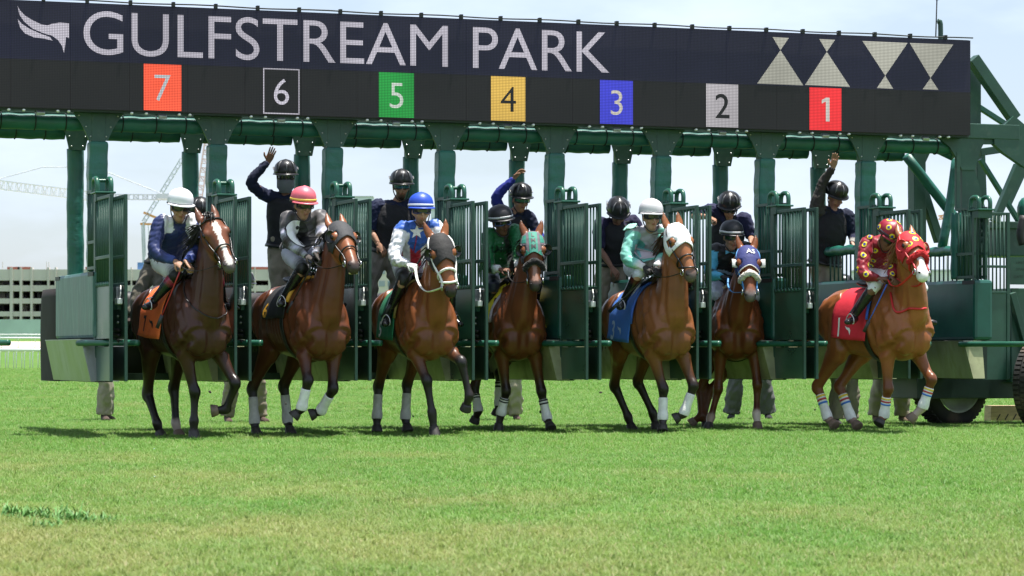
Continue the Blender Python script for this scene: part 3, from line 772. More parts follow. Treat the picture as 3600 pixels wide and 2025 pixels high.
def hand(wr, dr, nrm, style, k=1., left=1):
    """palm, four unequal fingers and a thumb; dr along the hand, nrm out of the palm"""
    dr = unit(dr); nrm = unit(nrm - dr * (nrm @ dr)); ac = np.cross(nrm, dr) * left; mb = MB(); W = wr + dr * .012
    mb.tube([W - dr * .03, W, W + dr * .045, W + dr * .088], [(.026 * k, .019 * k), (.031 * k, .017 * k), (.041 * k, .015 * k), (.037 * k, .012 * k)], n=12, sub=3, side=ac)
    for i, (ln, o) in enumerate(((.070, .030), (.080, .010), (.074, -.010), (.058, -.029))):
        p = W + dr * (.083 - .006 * (i == 3)) + ac * o * k; d = unit(dr + ac * o * (3.4 if style == 'open' else .5)); P = [p - d * .012, p]
        bend = {'open': (4, 6, 6), 'curl': (55, 70, 55), 'loose': (22, 32, 26)}[style]
        ang = 0
        for s, b in zip((.42, .32, .26), bend):
            ang += math.radians(b); P.append(P[-1] + (d * math.cos(ang) + nrm * math.sin(ang)) * ln * s)
        mb.tube(P, [.0095 * k, .0095 * k, .0088 * k, .0080 * k, .0055 * k], n=8, sub=2)
    p = W + dr * .018 + ac * .030 * k; d = unit(dr * .75 + ac * (.95 if style == 'open' else .45) + nrm * (.15 if style == 'open' else .6))
    e = unit(d + dr * .6 + nrm * (.1 if style == 'open' else .5) - ac * (.2 if style == 'open' else .5))
    mb.tube([p - d * .012, p + d * .022, p + d * .045, p + d * .045 + e * .030], [.013 * k, .0125 * k, .0105 * k, .007 * k], n=8, sub=2)
    return mb.mesh()

def person(p):
    j, c = p['j'], p['c']; k = p.get('k', 1.); g = p.get('fat', 1.); B = A(*p['base'])
    root = empty('person', B, p['label'], 'person', p['group'])
    skin = A(*c['skin']); sh = unit(j['ls'] - j['rs'])
    sd, fr, up = headframe(p['look'], p.get('tilt', 0)); e = j['head']
    HS = p.get('hs', 1.12); H = lambda x, y, z: e + (sd * x * 1.03 + fr * y + up * z) * HS
    beard = A(*c['beard']) if 'beard' in c else skin
    # body: one continuous figure
    s = Shape()
    nb = j['neck']; pv = j['pelvis']; ch = p.get('chest', pv * .42 + nb * .58); hp = unit(j['lh_'] - j['rh_']); hw = .5
    tors = [pv - (nb - pv) * .10, pv, pv * .62 + ch * .38, ch, ch * .30 + nb * .70, nb - (nb - ch) * .04]
    tr = [(.10 * g, .085), (.145 * g, .115 * g), (.135 * g, .105 * g), (.160 * g, .122 * g), (.150, .105), (.07, .06)]
    s.loft(tors, tr, skin, side=sh, n=18)
    s.loft([nb - (H(0, -.02, -.08) - nb) * .4, nb, H(0, -.02, -.09), H(0, -.01, -.03)], [.062, .056, .054, .05], skin)
    hz = [(-.128, .020, .022, .050), (-.112, .038, .044, .040), (-.080, .053, .070, .020), (-.035, .066, .086, .006), (.015, .072, .093, .0), (.06, .074, .096, -.003), (.10, .060, .080, -.005), (.128, .028, .038, -.005)]
    s.loft([H(0, o, z) for z, a, b, o in hz], [(a, b) for z, a, b, o in hz], [beard, beard, beard * .6 + skin * .4, skin, skin, skin, skin, skin], side=sd, n=18)
    s.loft([H(0, .086, .012), H(0, .108, -.020), H(0, .113, -.036), H(0, .094, -.048)], [.010, .013, .016, .012], skin * .97, n=8)
    s.loft([H(-.026, .090, -.074), H(0, .098, -.072), H(.026, .090, -.074)], [.006, .010, .006], A(*c.get('lips', skin * A(.8, .55, .55))), n=8)
    s.loft([H(-.045, .084, .026), H(0, .092, .022), H(.045, .084, .026)], [.012, .012, .012], skin * .75, n=8)
    for x in (-1, 1): s.ball(H(x * .073, -.008, -.015), (.012, .022, .034), skin, [sd, fr, up]); s.ball(H(x * .038, .066, -.04), (.024, .022, .022), skin, [sd, fr, up])
    for a in 'rl':
        S, E, W = j[a + 's'], j[a + 'e'], j[a + 'w']
        s.loft([nb * .45 + S * .55 - up * .02, S, S * .6 + E * .4, E, E * .55 + W * .45, W], [.042, .048 * g, .047 * g, .039, .038, .027], skin, n=12)
        hpj, K, An = j[a + 'h_'], j[a + 'k'], j[a + 'a']
        s.loft([hpj, hpj * .6 + K * .4, K, K * .6 + An * .4, An], [.088 * g, .076 * g, .053, .05, .034], skin, n=12)
        s.loft([An, An * .5 + j[a + 't'] * .5 + A(0, 0, -.015)], [.026, .020], skin, n=10)
    V, F, C = s.fuse(.0135, 2)
    hands_ = []
    for a, l in (('r', 1), ('l', -1)):
        if a in p.get('nohand', ''): continue
        st, nrm = p.get('hand_' + a, ('curl', None)); W, Hd = j[a + 'w'], j[a + 'h']
        nrm = unit(A(*nrm)) if nrm is not None else unit(-(fr) * .3 - A(0, 0, 1) - (sh * (1 if a == 'l' else -1)) * .4)
        hv, hf = hand(W, Hd - W, nrm, st, p.get('handk', 1.), l); hands_.append((a, hv, hf))
    gl = p.get('glove')
    for a, hv, hf in hands_:
        if gl is None:
            n0 = len(V); V = np.vstack([V, hv]); F = F + [tuple(i + n0 for i in f) for f in hf]; C = np.vstack([C, np.tile(A(*c.get('hand', c['skin'])), (len(hv), 1))])
    mk('body', V - B, F, M_SKINC, root, True, col=C)
    if gl is not None:
        for a, hv, hf in hands_: mk('glove', hv - B, hf, gl, root, True)
    # shirt or silks
    t = Shape(); cs = [A(*q) for q in c['torso']]; q_ = .024 if p['kind'] == 'jockey' else .018
    t.loft([tors[0] * .3 + tors[1] * .7] + tors[1:-1] + [nb - (nb - ch) * .0], [(a + q_, b + q_) for a, b in tr[:-1]] + [(.075, .068)], [cs[0]] * 3 + [cs[min(1, len(cs) - 1)]] * 1 + [cs[-1]] * 2, side=sh, n=20)
    t.loft([j['rs'] + sh * .01, j['rs'] * .5 + nb * .5 - up * .012, nb - up * .035, j['ls'] * .5 + nb * .5 - up * .012, j['ls'] - sh * .01], [.062, .066, .070, .066, .062], cs[-1], n=12)
    for a in 'rl':
        S, E, W = j[a + 's'], j[a + 'e'], j[a + 'w']; sl = [A(*q) for q in c.get('sleeve_' + a, c['sleeve'])]
        T = crom(np.array([S, E, W]), 8)
        P = [nb * .35 + S * .65, S * .94 + nb * .06] + [T[i] for i in (2, 4, 6, 8, 10, 12, 14, 16)]
        f_ = 1.12 if p['kind'] == 'jockey' else 1.; R = [.074, .075 * g * f_, .070 * g * f_, .065 * g * f_, .062 * f_, .060 * f_, .056 * f_, .052 * f_, .045, .036]
        n_ = p.get('short', 0)
        if n_: P, R = P[:n_], R[:n_]
        cc = [sl[min(len(sl) - 1, int(i * len(sl) / len(P)))] for i in range(len(P))]
        t.loft(P, R, cc, n=14, sub=3)
    tv, tf, tc_ = t.fuse(.0125, 2, wr=p.get('wr', .007) * .75, wl=.065, seed=int(abs(B[0]) * 100))
    if 'paint' in p: tc_ = p['paint'](tv, tc_, j, sh, ch)
    shirt = mk('silks' if p['kind'] == 'jockey' else 'shirt', tv - B, tf, M_CLOTH if p['kind'] == 'jockey' else M_TWILL, root, True, col=tc_)
    TT = bvh(tv, tf)
    # collar
    if p['kind'] == 'jockey' and 'collar' in c:
        cp = [nb + (sd * math.cos(a) * .068 + fr * math.sin(a) * .064) + up * (.022 - .018 * math.sin(a)) for a in np.linspace(0, 2 * math.pi, 21)]
        MB().tube(cp, (.011, .020), n=8).build('collar', mat('collar_%d' % int(B[0] * 100), c['collar'], rough=.6), shirt, True, B)
    if p['kind'] == 'jockey' and 'flap' in c:                            # loose cape collar lifted by the wind at the right shoulder
        o = j['rs'] * .75 + nb * .25 + up * .055; rows = [[o + (-sh) * (.02 + .12 * u_) + fr * (-.05 + .13 * v_) + up * (.03 + .018 * math.sin(u_ * 4 + v_ * 3) - .03 * u_ * u_) for u_ in np.linspace(0, 1, 9)] for v_ in np.linspace(0, 1, 8)]
        MB().grid(rows).build('cape_collar', mat('flap_%d' % int(B[0] * 100), c['flap'], rough=.5), shirt, True, B, solid=.005)
    # breeches or trousers
    t = Shape(); lc = [A(*q) for q in c['legs']]
    t.loft([tors[0] - (nb - pv) * .05, pv, tors[2]], [(.12 * g, .10), (.158 * g, .128 * g), (.150 * g, .118 * g)], lc[0], side=hp, n=18)
    loose = p.get('loose', 0)
    for a in 'rl':
        hpj, K, An = j[a + 'h_'], j[a + 'k'], j[a + 'a']
        P = [hpj, hpj * .6 + K * .4, K, K * .62 + An * .38, K * .2 + An * .8, An * 1.0]
        R = [.108 * g, .094 * g + loose * .3, .070 + loose * .6, .066 + loose, .054 + loose * 1.1, .050 + loose * 1.3]
        cc = [lc[min(len(lc) - 1, int(i * len(lc) / 6))] for i in range(6)]
        if p['kind'] == 'jockey': P, R, cc = [hpj, hpj * .6 + K * .4, hpj * .3 + K * .7, K, K * .74 + An * .26], [.112, .100, .086, .067, .052], [lc[0], lc[0], lc[min(1, len(lc) - 1)], lc[-1] if len(lc) > 3 or p.get('darkknee') else lc[1 if len(lc) > 1 else 0], lc[-1]]
        t.loft(P, R, cc, n=14, sub=4)
    if p.get('hidelegs') is None:
        lv, lf, lcc = t.fuse(.0135, 2, wr=.010 if loose else .004, wl=.12, seed=int(abs(B[0]) * 77) + 3)
        br = mk('breeches' if p['kind'] == 'jockey' else 'trousers', lv - B, lf, M_CLOTH if p['kind'] == 'jockey' else M_TWILL, root, True, col=lcc)
        if 'legprint' in p:
            V2, F2 = text_mesh(p['legprint'], .045); V2[:, 0] -= V2[:, 0].mean()
            a_, b_ = j['rh_'], j['rk']; o = a_ * .62 + b_ * .38 + A(0, -.12, .035)
            DV, DF = decal(V2, F2, o, A(.98, .1, -.12), A(.1, 0, 1), bvh(lv, lf), .004, .02); mk('name_print', DV - B, DF, M_BLACKP, br, False)
    # boots / shoes
    bc = [A(*q) for q in c['boots']]
    for a in 'rl':
        K, An, Tt = j[a + 'k'], j[a + 'a'], j[a + 't']; t = Shape(); d = unit(Tt - An)
        if p['kind'] == 'jockey':
            t.loft([K * .88 + An * .12, K * .70 + An * .30, K * .68 + An * .32, K * .4 + An * .6, An - d * .01], [(.061, .066), (.060, .066), (.060, .066), (.050, .054), (.040, .044)], [bc[-1], bc[-1], bc[0], bc[0], bc[0]], n=14)
        else: t.loft([K * .25 + An * .75, An], [.045, .045], bc[0])
        sd2 = unit(np.cross(d, A(0, 0, 1)))
        t.loft([An - d * .055 + A(0, 0, -.035), An + d * .03 + A(0, 0, -.03), Tt - d * .05 + A(0, 0, -.012), Tt], [(.034, .040), (.041, .046), (.044, .034), (.030, .022)], bc[0], side=sd2, n=12)
        bv, bf, bcl = t.fuse(.012, 2); mk('boot' if p['kind'] == 'jockey' else 'shoe', bv - B, bf, M_BOOT if p['kind'] == 'jockey' else M_TWILL, root, True, col=bcl)
    # vest of the gate crew
    if 'vest' in c:
        t = Shape(); t.loft(tors[1:-1] + [nb - (nb - ch) * .06], [(a + .030, b + .034) for a, b in tr[1:-1]] + [(.10, .075)], A(*c['vest']), side=sh, n=20)
        for a in 'rl': t.loft([nb * .55 + j[a + 's'] * .45 + up * .02, j[a + 's'] * .5 + ch * .5], [.06, .05], A(*c['vest']))
        vv, vf, vc = t.fuse(.0135, 3, wr=.004, wl=.14, seed=9); mk('vest', vv - B, vf, mat('vest_black', attr=True, rough=.75, noise=.2, nscale=12, bump=.5, bscale=40), root, True, col=vc)
        bp = [pv + (sh * math.cos(a) * (.178 * g) + np.cross(sh, unit(nb - pv)) * math.sin(a) * (.15 * g)) for a in np.linspace(0, 2 * math.pi, 25)]
        MB().tube(bp, (.008, .02), n=6, side=None).build('belt', M_LEATHER, root, True, B)
    # helmet
    hk = p.get('hk', 1.) * 1.07; cap = c['cap']
    if cap is not None:
        hm = M_HELMK if cap == 'black' else mat('cap_%s' % p['capn'], cap, rough=.42, noise=.06, nscale=10, bump=.15, bscale=12)
        rows = []
        for z, r in zip((.030, .034, .060, .090, .118, .140, .156, .165, .168), (.985, 1.0, 1.0, .965, .87, .70, .48, .24, .01)):
            rows.append([H(math.cos(a) * .103 * r * hk, -.012 + math.sin(a) * .124 * r * hk, z + .006 * math.sin(a)) for a in np.linspace(0, 2 * math.pi, 33)])
        hl = MB().grid(rows).build('helmet', hm, root, True, B)
        def ringz(z, r, off): return [H(math.cos(a) * (.103 * r * hk + off), -.012 + math.sin(a) * (.124 * r * hk + off), z + .006 * math.sin(a)) for a in np.linspace(0, 2 * math.pi, 33)]
        MB().tube(ringz(.030, .99, .0), .008, n=6).build('helmet_rim', M_LEATHER, hl, True, B)
        if 'band' in c: 
            MB().tube(ringz(.052, 1., .001), (.004, .011), n=8, side=None).build('cap_band', mat('band_%d' % int(B[0] * 50), c['band'], rough=.5), hl, True, B)
        pk_ = []
        for r_, o, dz in ((1.0, .0, .0), (1.0, .022, -.004), (1.0, p.get('peak', .035), -.012)):
            pk_.append([H(math.cos(a) * (.104 * hk + o * .5), -.012 + math.sin(a) * (.122 * hk) + o * math.sin(a) ** 1.5, .030 + dz + .006) for a in np.linspace(.35, math.pi - .35, 15)])
        MB().grid(pk_).build('helmet_peak', M_HELMK if cap == 'black' else hm, hl, True, B, solid=.005)
        if cap == 'black' and p['kind'] != 'jockey':
            for i, a0 in enumerate((-.75, 0, .75)):
                P = [H(math.sin(a0) * .098 * r * hk + .002, -.012 + math.cos(a0 * 1.0) * .126 * r * hk * (1 if True else 1), z + .008) for z, r in ((.070, 1.01), (.10, .95), (.128, .82), (.150, .57))]
                MB().tube(P, [.003, .008, .009, .003], n=6, sub=4).build('helmet_vent', M_VENT, hl, True, B)
            for a0 in (-1, 1):
                P = [H(a0 * .107 * hk, .02, .07), H(a0 * .105 * hk, -.03, .09), H(a0 * .097 * hk, -.09, .085)]
                MB().tube(P, [.003, .008, .003], n=6, sub=4).build('helmet_vent', M_VENT, hl, True, B)
            MB().tube([H(math.cos(a) * .100, -.01 + math.sin(a) * .140, .022) for a in np.linspace(.5, math.pi - .5, 12)], (.004, .007), n=6).build('visor_edge', mat('visor_grey', (.45, .45, .46), rough=.4), hl, True, B) if p.get('visor', 1) else None
        MB().tube([H(-.082, -.01, .03), H(-.072, .0, -.06), H(-.04, .05, -.125), H(0, .066, -.138), H(.04, .05, -.125), H(.072, .0, -.06), H(.082, -.01, .03)], (.006, .004), n=6, sub=4).build('chin_strap', M_LEATHER, hl, True, B)
    # goggles, glasses or mask
    if 'goggle' in c:
        fm = mat('goggle_frame_%d' % int(c['goggle'][0] * 900 + c['goggle'][2] * 90), c['goggle'], rough=.35); lens = p.get('lens', M_LENS)
        rows = [[H(math.sin(a) * .086, -.006 + math.cos(a) * .112 + .004 * math.cos(3 * a), z - .003 * math.cos(4 * a)) for a in np.linspace(-1.05, 1.05, 19)] for z in (-.016, -.008, .004, .016, .022)]
        gg = MB().grid(rows).build('goggles', lens, root, True, B, solid=.006)
        hgt = p.get('gogh', 1.)
        edge = [H(math.sin(a) * .087, -.006 + math.cos(a) * .114, .023 * hgt) for a in np.linspace(-1.1, 1.1, 17)] + [H(math.sin(a) * .087, -.006 + math.cos(a) * .114, -.020 * hgt + .012 * math.exp(-(a * 4) ** 2)) for a in np.linspace(1.1, -1.1, 17)]
        edge.append(edge[0]); MB().tube(edge, .0055, n=6).build('goggle_frame', fm, gg, True, B)
        MB().tube([H(math.sin(a) * .084, -.006 + math.cos(a) * .104, .004 + .012 * (abs(a) - 1)) for a in np.linspace(1.05, 2 * math.pi - 1.05, 22)], (.004, .011), n=6).build('goggle_strap', fm, gg, True, B)
    else:
        for x in (-1, 1):
            MB().ball(H(x * .030, .083, .004), (.013, .008, .006), 8, 6, [sd, fr, up]).build('eye', M_EYE, root, True, B)
    if 'mask' in c:
        rows = [[H(math.sin(a) * (.080 - .02 * (z < -.1)), .0 + math.cos(a) * (.107 + .018 * math.exp(-((z + .045) / .03) ** 2 - (a * 2) ** 2) - .03 * (z < -.12)), z) for a in np.linspace(-1.5, 1.5, 19)] for z in (-.018, -.04, -.07, -.10, -.125, -.15)]
        MB().grid(rows).build('face_mask', mat('mask_grey', c['mask'], rough=.85, noise=.1, nscale=20), root, True, B, solid=.006)
    return dict(root=root, T=TT, B=B, shirt=shirt, j=j, sd=sd, fr=fr, up=up, H=H, sh=sh, hl=hl if cap is not None else None)

# ---- jockeys: joints read in the crop of their horse, the last number is how far ahead of the withers
def jockey(i, J, look, c, **k):
    fr = HB[i]['fr']; j = {}
    for n, q in J.items(): j[n] = fr.J(*q) if len(q) == 3 else fr.L(*q[:3])
    mir = lambda n: fr.mirror(j[n])
    for a in ('k', 'a', 't', 'h_'):
        if 'l' + a not in j: j['l' + a] = mir('r' + a)
    if 'le' not in j: j['le'] = mir('re') + fr.f * .05
    if 'lw' not in j: j['lw'] = j['rw'] + fr.l * .12 + fr.f * .06
    if 'lh' not in j: j['lh'] = j['rh'] + fr.l * .06 + fr.f * .04
    a = math.radians(look[0]); lk = A(math.sin(a), -math.cos(a), look[1])
    return person(dict(kind='jockey', j=j, base=fr.L(-.3, 0, 1.6), look=lk, c=c, group='jockeys riding the racehorses', **k))
SK1, SK2, SK3 = (.36, .19, .12), (.44, .25, .17), (.16, .075, .045)
WHT = (.74, .74, .78); NAV = (.013, .024, .105); BLK = (.014, .014, .015)
def shoulder_paint(col, r=.155, dz=-.02):
    def f(V, C, j, sh, ch):
        up = unit(j['neck'] - ch)
        h = (V - j['neck']) @ up; side = np.abs((V - j['neck']) @ sh)
        far = np.linalg.norm(V - j['neck'], axis=1)
        m = (far < .25) & (h > -.085 - .35 * (side - .13)) & (side < r) & (side > .06) & (side > .02 - h); C[m] = A(*col); return C
    return f
JK = []
JK.append(jockey(0, dict(head=(320, 162, .14), neck=(312, 236, .02), rs=(213, 246, -.02), ls=(392, 236, .06), re=(188, 395, .05), rw=(292, 446, .24), rh=(330, 476, .30), le=(405, 380, .2), lw=(352, 450, .34), lh=(372, 476, .38),
    pelvis=(236, 430, -.34), rh_=(216, 450, -.32), rk=(296, 520, .08), ra=(176, 660, -.12), rt=(128, 690, .0)), (18, -.22),
    dict(skin=SK1, torso=[NAV, NAV], sleeve=[NAV, NAV, NAV, NAV, (.022, .045, .20)], legs=[WHT, WHT, (.02, .02, .02), (.02, .02, .02)], boots=[BLK, (.26, .02, .05)], cap=(.76, .76, .80), collar=WHT, goggle=(.02, .02, .018)),
    paint=shoulder_paint(WHT), capn='white', legprint='K. MARAGH', hand_r=('curl', None), tilt=-3, label='jockey in navy silks with white shoulders and a white cap'))
GRY = (.085, .080, .084)
JK.append(jockey(1, dict(head=(340, 150, .14), neck=(335, 214, .02), rs=(255, 222, -.04), ls=(432, 214, .06), re=(262, 330, .05), rw=(352, 418, .22), rh=(398, 438, .30), le=(440, 320, .2), lw=(405, 410, .34), lh=(425, 436, .38),
    pelvis=(300, 392, -.34), rh_=(275, 405, -.32), rk=(336, 482, .10), ra=(236, 640, -.12), rt=(215, 676, .0)), (25, -.2),
    dict(skin=SK1, torso=[GRY, GRY], sleeve=[GRY, GRY, GRY, (.50, .50, .62), GRY, (.50, .50, .62), GRY, (.45, .45, .55)], legs=[(.62, .64, .78), (.62, .64, .78), (.62, .64, .78), (.02, .02, .02)], boots=[BLK], cap=(.68, .13, .17), band=(.72, .50, .08), goggle=(.015, .015, .015), hand=(.05, .035, .03)),
    glove=mat('glove_dark', (.05, .04, .035), rough=.8), capn='pink', wr=.009, label='jockey in grey silks with a black and white swirl emblem and a pink cap'))
BLU, RED = (.030, .105, .42), (.42, .016, .035)
def armmask(V, j, t0=.10, r=.098):
    out = np.zeros(len(V), bool)
    for a in 'rl':
        for p, q, k0 in ((j[a + 's'], j[a + 'e'], t0), (j[a + 'e'], j[a + 'w'], 0.)):
            d = q - p; t = np.clip((V - p) @ d / (d @ d), 0, 1); out |= (np.linalg.norm(V - p - t[:, None] * d, axis=1) < r) & ((V - p) @ d / (d @ d) > k0)
    return out
def chest3(V, C, j, sh, ch):
    up = unit(j['neck'] - ch); d = (V - ch); s = d @ sh; h = (V - j['neck']) @ up; front = d @ np.cross(sh, up)
    t = np.abs(s) < .185
    tor = t & (h > -.75)
    side = np.abs(s)
    C[tor & (side < .20)] = A(*WHT)
    m = tor & (side < .20); C[m & ((side < .055) | (side > .13))] = A(*RED)
    yoke = (h > -.13 - .14 * (1 - np.clip(side / .12, 0, 1))) & (side < .26); C[yoke] = A(*BLU)
    C[armmask(V, j)] = A(*WHT); return C
JK.append(jockey(2, dict(head=(330, 182, .12), neck=(330, 252, .0), rs=(226, 282, -.04), ls=(412, 270, .06), re=(193, 424, .05), rw=(262, 462, .22), rh=(300, 476, .30), le=(425, 400, .16), lw=(385, 460, .34), lh=(370, 474, .38),
    pelvis=(250, 470, -.36), rh_=(236, 480, -.34), rk=(238, 540, .10), ra=(155, 730, -.12), rt=(138, 785, .0)), (12, -.08),
    dict(skin=SK2, torso=[WHT, WHT], sleeve=[WHT], legs=[WHT, (.02, .02, .02), (.02, .02, .02)], boots=[BLK], cap=(.022, .075, .50), band=(.66, .68, .72), goggle=(.02, .04, .16), beard=(.12, .06, .04), hand=(.7, .7, .68)),
    paint=chest3, glove=M_GLOVEW, capn='blue', wr=.008, label='jockey in blue, white and red silks with a white star and a blue cap'))
GRN = (.012, .14, .045)
def dark_panel(V, C, j, sh, ch):
    up = unit(j['neck'] - ch); s = np.abs((V - ch) @ sh); m = (s > .085) & (s < .14) & ((V - j['neck']) @ up > -.6); C[m] = A(.012, .018, .014); return C
JK.append(jockey(3, dict(head=(212, 240, .14), neck=(222, 300, .02), rs=(150, 308, -.02), ls=(290, 286, .06), re=(148, 468, .06), rw=(205, 490, .22), rh=(246, 494, .28), le=(305, 400, .2), lw=(300, 480, .34), lh=(300, 500, .38),
    pelvis=(165, 500, -.34), rh_=(150, 515, -.32), rk=(172, 580, .06), ra=(150, 720, -.15), rt=(140, 760, .0)), (24, -.16),
    dict(skin=SK3, torso=[GRN, GRN], sleeve=[GRN, GRN, GRN, GRN, (.7, .7, .7)], legs=[WHT, (.018, .022, .04), (.018, .022, .04)], boots=[BLK], cap=(.022, .020, .022), band=(.62, .62, .64), goggle=(.08, .13, .36)),
    paint=dark_panel, capn='black', tilt=10, wr=.009, hk=1.04, label='jockey in dark green silks with a black cap and blue framed goggles'))
TEAL, SIL = (.20, .52, .44), (.33, .33, .36)
def chest5(V, C, j, sh, ch):
    up = unit(j['neck'] - ch); s = (V - ch) @ sh; C[~armmask(V, j, .0)] = A(*SIL); return C
JK.append(jockey(4, dict(head=(344, 212, .14), neck=(342, 284, .0), rs=(247, 304, -.04), ls=(408, 290, .06), re=(218, 432, .05), rw=(306, 478, .22), rh=(346, 496, .30), le=(410, 400, .16), lw=(372, 480, .34), lh=(378, 500, .38),
    pelvis=(275, 478, -.36), rh_=(250, 480, -.34), rk=(280, 510, .12), ra=(198, 655, -.12), rt=(175, 695, .0)), (14, -.08),
    dict(skin=SK2, torso=[SIL, SIL], sleeve=[TEAL, TEAL, TEAL, TEAL, (.66, .64, .66)], legs=[(.62, .64, .75), (.62, .64, .75), (.02, .014, .014)], boots=[BLK, (.06, .014, .012)], cap=(.60, .58, .60), goggle=(.012, .012, .013), collar=(.02, .02, .03), flap=(.36, .66, .58)),
    paint=chest5, glove=mat('glove_black', (.015, .014, .014), rough=.7), capn='silver', wr=.008, label='jockey in silver and mint silks with a silver cap'))
SKY, = ((.10, .46, .70),)
def chest6(V, C, j, sh, ch):
    up = unit(j['neck'] - ch); s = (V - ch) @ sh; h = (V - j['neck']) @ up
    m = ~armmask(V, j, .12); C[m] = A(.014, .014, .016)
    for o in (-.24, -.34): C[m & (np.abs(h - o + .30 * (np.abs(s) - .08)) < .022)] = A(.42, .56, .74)
    return C
JK.append(jockey(5, dict(head=(258, 318, .14), neck=(252, 384, .02), rs=(168, 392, -.02), ls=(336, 378, .06), re=(146, 512, .05), rw=(208, 528, .22), rh=(244, 536, .28), le=(345, 480, .2), lw=(300, 530, .34), lh=(296, 550, .38),
    pelvis=(186, 560, -.34), rh_=(170, 575, -.32), rk=(186, 625, .06), ra=(165, 760, -.15), rt=(150, 800, .0)), (14, -.2),
    dict(skin=SK2, torso=[BLK, BLK], sleeve=[SKY, SKY, SKY, SKY, BLK, SKY, SKY, SKY], legs=[(.58, .60, .72), (.58, .60, .72), (.02, .02, .02)], boots=[BLK], cap=(.016, .016, .018), band=(.6, .6, .6), goggle=(.03, .04, .05)),
    paint=chest6, glove=mat('glove_black'), capn='black6', wr=.008, peak=.03, lens=mat('green_lens', (.03, .07, .04), rough=.08, spec=.9), label='jockey in black and sky blue silks with a black cap and green tinted goggles'))
MAR = (.235, .008, .020)
JK.append(jockey(6, dict(head=(424, 318, .18), neck=(392, 345, .02), rs=(312, 352, -.06), ls=(462, 350, .06), re=(292, 500, .04), rw=(372, 538, .20), rh=(428, 540, .28), le=(455, 480, .2), lw=(440, 530, .30), lh=(455, 545, .36),
    pelvis=(362, 488, -.36), rh_=(356, 505, -.33), rk=(352, 578, .10), ra=(244, 738, -.12), rt=(205, 768, .0)), (34, -.75),
    dict(skin=(.17, .08, .05), torso=[MAR, MAR], sleeve=[MAR, MAR, MAR, MAR, MAR, (.30, .015, .03)], legs=[(.72, .72, .76), (.72, .72, .76), (.72, .72, .76)], boots=[BLK], cap=(.28, .010, .028), band=(.02, .015, .02), goggle=(.02, .02, .02)),
    capn='maroon', wr=.008, tilt=-4, label='jockey with bowed head in maroon silks with yellow and blue dots'))

# prints on the silks
def print_on(jk, shape2, org, ex, ey, m, off, par=None, nm='emblem_print', step=.02):
    DV, DF = decal(*shape2, org, ex, ey, jk['T'], off, step); return mk(nm, DV - jk['B'], DF, m, par or jk['shirt'], False)
fr = HB[1]['fr']; o = fr.J(338, 300, .18); ex = fr.l * .9 - fr.f * .2; ey = A(-.05, 0, 1)
R = .122; n = 24
arc = lambda cx, cy, r, a0, a1, m_: [(cx + r * math.cos(a), cy + r * math.sin(a)) for a in np.linspace(a0, a1, m_)]
h = math.pi / 2; M_PW, M_PK = mat('print_white'), mat('print_black')
yang = arc(0, 0, R, h, 3 * h, 20) + arc(0, -R / 2, R / 2, 3 * h, 5 * h, 14)[1:] + arc(0, R / 2, R / 2, 3 * h, h, 14)[1:-1]
yin = [(-x, -y) for x, y in yang]
TY = Matrix.Rotation(.35, 2)
rot = lambda P, a: [(x * math.cos(a) - y * math.sin(a), x * math.sin(a) + y * math.cos(a)) for x, y in P]
for P, m_, of in ((arc(0, 0, R * 1.06, 0, 6.283, 26)[:-1], M_PK, .009), (rot(yang, -.30), M_PW, .013), (arc(.0 + .02, R / 2 - .004, .017, 0, 6.283, 13)[:-1], M_PK, .017), (arc(-.02, -R / 2 + .004, .017, 0, 6.283, 13)[:-1], M_PW, .013)):
    print_on(JK[1], poly2([(x * .95, y * 1.12) for x, y in P]), o, ex, ey, m_, of)
for z in (.11, .02, -.06, -.12): print_on(JK[1], disc2(.006, 8, (.012, z)), o, ex, ey, M_PW, .018, nm='button')
fr = HB[2]['fr']; o = fr.J(330, 290, .2); ex = fr.l; ey = A(0, 0, 1)
star = [(.075 * math.sin(math.pi * k / 5) * (1 if k % 2 == 0 else .42), .075 * math.cos(math.pi * k / 5) * (1 if k % 2 == 0 else .42)) for k in range(10)]
print_on(JK[2], poly2(star), o, ex, ey, M_PW, .009, nm='star_print')
print_on(JK[2], poly2([(-.005, -.2), (.005, -.2), (.005, .10), (-.005, .10)]), o, ex, ey, mat('placket_red', (.35, .012, .03), rough=.6), .008, nm='placket')
fr = HB[4]['fr']; o = fr.J(318, 378, .2); ex = fr.l * .95 - fr.f * .2
print_on(JK[4], disc2(.100, 24), o, ex, ey, mat('print_teal', (.10, .34, .32), rough=.5), .009)
V2, F2 = text_mesh('RI', .085, off=.03); V2[:, 0] -= V2[:, 0].max() * .5; V2[:, 1] -= .045
print_on(JK[4], (V2, F2), o, ex, ey, mat('print_rose', (.42, .36, .40), rough=.5), .013, nm='lettering_print')
fr = HB[3]['fr']; o = fr.J(225, 400, .2); ex = fr.l
V2, F2 = text_mesh('LMM', .075, off=.02); V2[:, 0] -= V2[:, 0].max() * .5
print_on(JK[3], (V2, F2), o, ex, ey, mat('print_dkgreen', (.008, .045, .022), rough=.6), .010, nm='lettering_print')
for q in (350, 378, 430): print_on(JK[3], disc2(.008, 8), HB[3]['fr'].J(234, q, .2), ex, ey, M_PW, .006, nm='button')
M_DY, M_DB = mat('dot_yellow'), mat('dot_blue')
